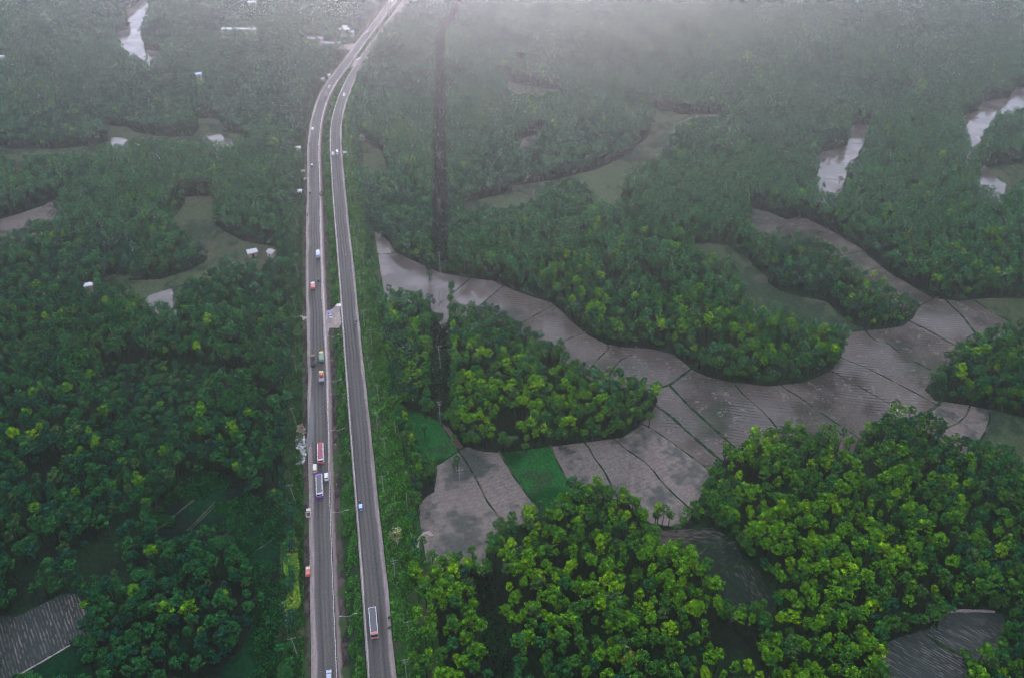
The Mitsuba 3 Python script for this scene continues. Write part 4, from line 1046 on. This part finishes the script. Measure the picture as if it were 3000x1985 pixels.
def motorcycle(paintm):
    return [('tank', pc(('mc', 't'), lambda: box(0.0, 0.5, -0.15, 0.15, 0.72, 0.98, 0.07), 'm_' + paintm, 35)), ('seat', pc(('mc', 's'), lambda: box(-0.75, 0.05, -0.14, 0.14, 0.74, 0.86, 0.04), 'm_black')),
            ('frame', pc(('mc', 'f'), lambda: cat(box(-0.4, 0.35, -0.13, 0.13, 0.3, 0.7, 0.05), cyl([0.45, 0, 0.95], [0.72, 0, 0.32], 0.05, n=6), cyl([-0.3, 0, 0.5], [-0.62, 0, 0.3], 0.05, n=6)), 'm_dark_grey')),
            ('handlebar', pc(('mc', 'h'), lambda: cyl([0.42, -0.36, 1.05], [0.42, 0.36, 1.05], 0.025, n=5), 'm_black')), ('headlight', pc(('mc', 'hl'), lambda: cyl([0.5, 0, 0.92], [0.62, 0, 0.92], 0.09, n=8), 'm_lamp_clear')),
            *[('wheel', pc(('mc', 'w', x), lambda x=x: cyl([x, -0.055, 0.3], [x, 0.055, 0.3], 0.3, n=14), 'm_tyre', 40)) for x in (-0.62, 0.72)]]


def hull_chain(joints, bones):
    ms = []
    for a, b in bones:
        p = [manifold3d.Manifold.sphere(joints[j][1], 10).translate(joints[j][0]) for j in (a, b)]
        ms.append(manifold3d.Manifold.batch_hull(p))
    m = manifold3d.Manifold.batch_boolean(ms, manifold3d.OpType.Add).to_mesh()
    t = trimesh.Trimesh(m.vert_properties[:, :3], m.tri_verts)
    return trimesh.smoothing.filter_taubin(t, iterations=4)


def rider_body():
    J = {'pelvis': ((-0.25, 0, 0.93), 0.15), 'waist': ((-0.20, 0, 1.15), 0.13), 'chest': ((-0.10, 0, 1.38), 0.15), 'neck': ((-0.04, 0, 1.55), 0.06)}
    B = [('pelvis', 'waist'), ('waist', 'chest'), ('chest', 'neck')]
    for s, n in ((-1, 'r'), (1, 'l')):
        J |= {'sh' + n: ((-0.08, s * 0.19, 1.45), 0.07), 'el' + n: ((0.12, s * 0.30, 1.22), 0.05), 'wr' + n: ((0.38, s * 0.30, 1.09), 0.035), 'hp' + n: ((-0.22, s * 0.1, 0.92), 0.10), 'kn' + n: ((0.18, s * 0.24, 0.80), 0.07), 'an' + n: ((0.02, s * 0.22, 0.38), 0.05), 'to' + n: ((0.2, s * 0.24, 0.33), 0.04)}
        B += [('chest', 'sh' + n), ('sh' + n, 'el' + n), ('el' + n, 'wr' + n), ('pelvis', 'hp' + n), ('hp' + n, 'kn' + n), ('kn' + n, 'an' + n), ('an' + n, 'to' + n)]
    return hull_chain(J, B)


def rider_head():
    return hull_chain({'a': ((-0.03, 0, 1.72), 0.095), 'b': ((0.02, 0, 1.66), 0.07), 'n': ((-0.04, 0, 1.55), 0.055)}, [('a', 'b'), ('b', 'n')])


def rider_hands():
    out = []
    for s in (-1, 1):
        out.append(box(0.34, 0.44, s * 0.30 - 0.05, s * 0.30 + 0.05, 1.05, 1.11, 0.02))
        for k in range(4):
            y = s * 0.30 - 0.036 + k * 0.024
            out += [cyl([0.42, y, 1.09], [0.47, y, 1.06], 0.010, n=5), cyl([0.47, y, 1.06], [0.44, y, 1.02], 0.009, n=5)]
        out.append(cyl([0.37, s * 0.25, 1.08], [0.42, s * 0.235, 1.04], 0.011, n=5))
    return cat(*out)


def rider(shirt, helmet):
    return [('body', pc('rb', rider_body, 'm_' + shirt, True)), ('head', pc('rh', rider_head, 'm_skin', True)), ('hands', pc('rhd', rider_hands, 'm_skin')),
            ('helmet', pc('rhm', lambda: (lambda m: (m.vertices.__imul__([1.05, 0.92, 0.95]), m.apply_translation([-0.05, 0, 1.76]), m)[2])(trimesh.creation.icosphere(2, 0.135)), 'm_' + helmet, True))]


def put(name, parts, label, category, k, px, py, z=1.0, turn=0.0, group=None, base=0.345, head=None):
    """A vehicle on carriageway k (0 left, heading away; 1 right, heading here), its middle where the photograph shows it."""
    b = at(px, py, z)
    _, h = lane(k, 0)(b[1])
    ang = math.degrees(h) + (180 if k else 0) + turn if head is None else head
    tw = T().translate([b[0], b[1], base]).rotate([0, 0, 1], ang)
    thing(name, parts, label, category, group, tw)
    return tw


def bike(label, shirt, helmet, paintm, who, k, px, py, **kw):
    tw = put('motorcycle', motorcycle(paintm), label, 'motorcycle', k, px, py, 0.8, **kw)
    thing('person', rider(shirt, helmet), who, 'person', None, tw)


# left carriageway, far to near
put('van', van('white'), 'white van at the very top of the left carriageway', 'van', 0, 1149, 5.7)
put('truck', truck('dark_grey', 'dark_grey', L=6.0, cover='auto_green', cargo_h=0.5), 'dark truck far up the left carriageway', 'truck', 0, 1077, 97, 1.4)
bike('dark motorcycle left of the far crossing', 'cloth_dark', 'dark_red', 'black', 'motorcyclist left of the far crossing', 0, 1010, 188)
put('car', car('white'), 'white car on the left carriageway just below the far crossing', 'car', 0, 965, 254)
put('car', car('black', 0.28, 4.6), 'black off road car on the curve of the left carriageway', 'car', 0, 955.7, 282)
put('auto_rickshaw', auto('auto_green', 'black'), 'dark auto rickshaw near the outer edge of the curve', 'auto rickshaw', 0, 940.7, 299)
put('pickup', pickup('white', 'dark_grey', load='white'), 'small white delivery pickup midway along the left carriageway', 'pickup', 0, 916, 378)
bike('motorcycle alone on the upper left carriageway', 'cloth_dark', 'black', 'black', 'motorcyclist in dark clothes on the upper left carriageway', 0, 907, 426)
put('auto_rickshaw', auto('auto_green', 'silver'), 'auto rickshaw with pale canopy on the upper left carriageway', 'auto rickshaw', 0, 914, 486)
put('auto_rickshaw', auto('auto_green', 'auto_green'), 'green auto rickshaw level with the small dark median tree', 'auto rickshaw', 0, 908.5, 563)
bike('motorcycle at the outer edge of the left carriageway', 'cloth_dark', 'black', 'black', 'motorcyclist riding the outer edge of the left carriageway', 0, 901, 630)
put('truck', truck('white', 'silver', L=7.4, cover='silver', cargo_h=0.9, tail='silver'), 'truck with grey covered load on the left carriageway', 'truck', 0, 932, 745, 1.6)
put('auto_rickshaw', auto('auto_green', 'black'), 'dark auto rickshaw ahead of the salmon coloured truck', 'auto rickshaw', 0, 932.5, 821)
put('truck', truck('white', 'coral', L=5.6, cover='coral', cargo_h=0.35, tail='coral'), 'salmon coloured truck with white cab', 'truck', 0, 917, 839, 1.4)
k = put('truck', truck('brown', 'dark_grey', L=7.6), 'truck with brown cab and dark empty looking bed', 'truck', 0, 917, 1057, 1.3)
thing('cargo', [(None, mikit.ply(cat(*[box(-2.6 + i * 0.9, -2.0 + i * 0.9, -0.7 + 0.25 * (i % 3), 0.1 + 0.25 * (i % 3), 1.06, 1.5 + 0.12 * (i % 2), 0.05) for i in range(5)]), 'm_black'))], 'dark load in the bed of the brown cabbed truck', 'cargo', None, k)
put('truck', truck('yellow', 'green_tarp', L=7.0, cover='green_tarp', cargo_h=0.45, tail='green_tarp'), 'truck with yellow cab and pale green tarpaulin', 'truck', 0, 942, 1045, 1.6)
k = put('truck', truck('yellow', 'grey', L=7.6), 'truck with yellow cab and grey bed carrying red goods', 'truck', 0, 942, 1105, 1.4)
thing('cargo', [(None, mikit.ply(cat(box(0.1, 1.7, -0.95, 0.1, 1.06, 2.25, 0.2), box(0.5, 1.75, 0.1, 1.0, 1.06, 2.1, 0.2), box(-0.2, 0.4, -0.4, 0.7, 1.06, 1.9, 0.15)), 'm_red', smooth=35))], 'bright red bundles in the bed of the yellow cabbed truck', 'cargo', None, k)
thing('cargo', [(None, mikit.ply(box(0.75, 1.25, -0.35, 0.2, 2.12, 2.4, 0.1), 'm_white', smooth=35))], 'white bundle on top of the red bundles', 'cargo', None, k)
put('bus', bus('white', 'dark_red', 'white', 'red'), 'bus with dark red roof and white sides', 'bus', 0, 939, 1325, 2.4)
put('van', van('cream'), 'cream white van between the two buses', 'van', 0, 923, 1371)
put('bus', bus('white', 'dark_grey', 'white', 'purple', 10.8), 'bus with dark grey roof, white rails and purple tail', 'bus', 0, 935.6, 1420, 2.4)
put('car', car('white'), 'white car overtaking the grey roofed bus', 'car', 0, 955.7, 1395)
put('pickup', pickup('cream', 'black'), 'white pickup with dark empty bed parked on the left shoulder', 'pickup', 0, 903, 1500, base=0.12)
put('pickup', pickup('coral', 'coral', cab='cream', load='coral'), 'red covered pickup with pale cab parked on the left shoulder', 'pickup', 0, 902, 1671, base=0.12)
put('car', car('silver'), 'silver blue car cut off by the bottom edge', 'car', 0, 963.5, 1979)
# right carriageway
put('car', car('white'), 'white car at the top of the right carriageway', 'car', 1, 1168, 34)
put('truck', truck('tin', 'auto_green', L=6.5, cover='auto_green', cargo_h=0.5), 'green truck on the far right carriageway', 'truck', 1, 1132, 76, 1.4)
put('car', car('white', 0.25), 'white car on the curve of the right carriageway', 'car', 1, 1008, 278)
put('auto_rickshaw', auto('auto_green', 'dark_grey'), 'auto rickshaw at the outer edge of the right carriageway', 'auto rickshaw', 1, 992, 404)
put('car', car('white'), 'white car beside the white van on the right carriageway', 'car', 1, 975.4, 450)
put('van', van('white'), 'white van beside the white car on the right carriageway', 'van', 1, 988, 447)
put('auto_rickshaw', auto('auto_green', 'black'), 'dark auto rickshaw just in front of the white van', 'auto rickshaw', 1, 989.5, 460)
bike('motorcycle ridden with a white helmet on the right carriageway', 'cloth_dark', 'white', 'black', 'motorcyclist with white helmet', 1, 1013, 752)
bike('motorcycle near the outer edge of the right carriageway', 'cloth_blue', 'black', 'black', 'motorcyclist near the outer edge of the right carriageway', 1, 1027, 789)
put('auto_rickshaw', auto('auto_green', 'dark_grey'), 'green auto rickshaw on the right carriageway below the crossing', 'auto rickshaw', 1, 1042, 942)
put('auto_rickshaw', auto('blue', 'pale_blue'), 'blue auto rickshaw on the right carriageway', 'auto rickshaw', 1, 1057, 1487)
bike('black motorcycle close behind the blue auto rickshaw', 'cloth_dark', 'white', 'black', 'motorcyclist close behind the blue auto rickshaw', 1, 1054, 1472)
put('bus', bus('grey', 'dark_grey', 'white', 'coral', 10.6), 'bus with grey roof and red nose alone on the right carriageway', 'bus', 1, 1094, 1820, 2.4)
# crossings and shoulder
put('pickup', pickup('white', 'blue', load='blue'), 'white small truck with blue canopy in the median crossing', 'pickup', 1, 968, 924, turn=8)
put('auto_rickshaw', auto('white', 'tin'), 'white auto rickshaw turning in the far crossing', 'auto rickshaw', 0, 1047, 174, head=200)
put('auto_rickshaw', auto('auto_green', 'black'), 'dark auto rickshaw below the far crossing', 'auto rickshaw', 1, 1051, 190, turn=20)
put('van', van('dark_grey'), 'dark van at the far crossing', 'van', 1, 1064, 184)


# ------------------------------------------------------------------ buildings and small things
def building(name, label, px, py, L, Wd, H, roofm, wallm, rot=0.0, rise=1.2, z=2.5, group=None, door=True):
    b = at(px, py, z)
    tw = T().translate([b[0], b[1], 0]).rotate([0, 0, 1], rot)
    o = 0.45
    roof = trimesh.convex.convex_hull(np.array([[sx * (L / 2 + o), sy * (Wd / 2 + o), H + dz] for sx in (-1, 1) for sy in (-1, 1) for dz in (0.0, 0.12)] + [[sx * (L / 2 + o), 0, H + rise] for sx in (-1, 1)]))
    parts = [('wall', mikit.ply(box(-L / 2, L / 2, -Wd / 2, Wd / 2, -0.2, H, 0.02), wallm)), ('roof', mikit.ply(roof, roofm))]
    n = max(1, int(L / 3.5))
    for i in range(n):
        x = -L / 2 + (i + 0.5) * L / n
        parts.append(('door', mikit.ply(box(x - 0.5, x + 0.5, -Wd / 2 - 0.04, -Wd / 2 + 0.04, 0.0, 2.0, 0.02), 'm_black')) if i == n // 2 and door else ('window', mikit.ply(box(x - 0.5, x + 0.5, -Wd / 2 - 0.04, -Wd / 2 + 0.04, 1.0, 1.9, 0.02), 'm_glass')))
    thing(name, parts, label, 'building', group, tw)


building('hut', 'small white roofed hut among the trees left of the glade', 259, 833, 3.8, 3.2, 6.0, 'm_white', 'm_brick_wall', 20, 0.8, 6)
building('hut', 'pale hut with patched roof at the edge of the glade', 739, 740, 5.0, 4.5, 3.0, 'm_tin', 'm_brick_wall', 25, 1.2, 2)
building('hut', 'grey roofed hut with white walls beside the glade', 797, 742, 4.2, 3.8, 3.0, 'm_tin_dull', 'm_wall', -35, 1.3, 2)
building('roadside_building', 'long rusty roofed shed left of the far highway', 918, 112, 19, 6, 7.0, 'm_tin_dull', 'm_brick_wall', 0, 1.2, 7)
building('roadside_building', 'low grey roofed shed before the long rusty one', 968, 127, 20, 5, 5.5, 'm_grey', 'm_brick_wall', -4, 1.0, 5)
building('roadside_building', 'long white roofed building left of the far highway', 1008, 85, 11, 5, 8.0, 'm_white', 'm_wall', 4, 0.8, 8)
building('roadside_building', 'small white building behind the long white roof', 1011, 77, 5, 4, 9.0, 'm_white', 'm_wall', 0, 0.6, 9)
building('roadside_building', 'small bright roofed stall near the far yard', 1031, 92, 4, 3, 7.0, 'm_tin_blue', 'm_wall', 15, 0.6, 7)
building('warehouse', 'very long white roof far away in the left forest', 700, 84.5, 36, 6, 9.5, 'm_white', 'm_wall', -2, 0.8, 9.5)
building('hut', 'pale blue roofed hut in the far left forest', 580, 214, 5, 4, 9.0, 'm_tin_blue', 'm_wall', 25, 0.9, 9.5)
building('hut', 'white roofed hut left of the far flooded paddy', 131, 41, 5, 4, 9.5, 'm_white', 'm_wall', 10, 0.8, 10)
building('hut', 'white roofed hut at the left edge of the photo', 4, 163, 4, 4, 9.5, 'm_white', 'm_wall', 10, 0.8, 10)
building('hut', 'white roofed house at the top edge of the left forest', 738, 4, 9, 6, 9.5, 'm_white', 'm_wall', 5, 0.9, 10)
building('roadside_stall', 'tiny white stall at the end of a track left of the curve', 945, 232, 2.5, 2.0, 2.6, 'm_white', 'm_wall', 30, 0.4, 2, door=False)
building('roadside_stall', 'tiny white stall right at the outer edge of the curve', 964, 221, 2.0, 2.0, 2.6, 'm_white', 'm_wall', 30, 0.4, 2, door=False)
building('roadside_stall', 'narrow pale shed on the left verge of the upper highway', 873.5, 435, 3.0, 4.5, 2.6, 'm_tin', 'm_wall', 10, 0.5, 2)
building('roadside_stall', 'little pale kiosk on the left verge in mid distance', 878, 561, 2.6, 2.6, 2.6, 'm_tin', 'm_wall', 10, 0.5, 2)
board = [('board', mikit.ply(box(-1.5, 1.5, -0.06, 0.06, 2.2, 3.6, 0.02), 'm_white')), *[('post', mikit.ply(cyl([x, 0, -0.2], [x, 0, 2.3], 0.06, n=6), 'm_steel')) for x in (-1.1, 1.1)]]
for (x, y), lab in (((1011, 446), 'blank white signboard on the right verge beside the white van'), ((888, 500), 'white signboard on the left verge of the upper highway')):
    b = at(x, y, 2.9)
    thing('signboard', board, lab, 'sign', None, T().translate([b[0], b[1], 0]).rotate([0, 0, 1], 6))
wall_pts = pts('31: 238,490 235,620 240,760 238,960')
for q, (a, b) in enumerate(zip(wall_pts[:-1], wall_pts[1:])):
    for s in np.linspace(0, 1, 4)[:-1]:
        c = a * (1 - s) + b * s
        thing('fence_post', [(None, mikit.ply(cyl([0, 0, -0.2], [0, 0, 1.8], 0.07, 0.06, 6), 'm_concrete'))], 'pale fence post along the left side of the creeper patch', 'post', 'fence posts by the creeper patch', T().translate([c[0], c[1], 0]))
for q, (x, y) in enumerate(((1140.6, 1811), (1142, 1838.5))):
    b = at(x, y)
    thing('stone', [(None, mikit.ply(trimesh.convex.convex_hull(np.random.default_rng(q).normal(size=(16, 3)) * [0.28, 0.28, 0.3]), 'm_black'))], ['upper of two dark stones on the right shoulder beside the lone bus', 'lower of two dark stones on the right shoulder beside the lone bus'][q], 'stone', None, T().translate([b[0], b[1], 0.5]))
# alike pieces of the setting share a label and a group
from collections import Counter
same = Counter(v['label'] for v in labels.values() if v.get('kind') == 'structure' and 'label' in v)
for v in labels.values():
    if v.get('kind') == 'structure' and same.get(v.get('label'), 0) > 1:
        v['group'] = v['label'] + 's'
print('entries', len(scene), 'triangles', sum(len(w[1]) for w in meshkit.WRITTEN.values()))
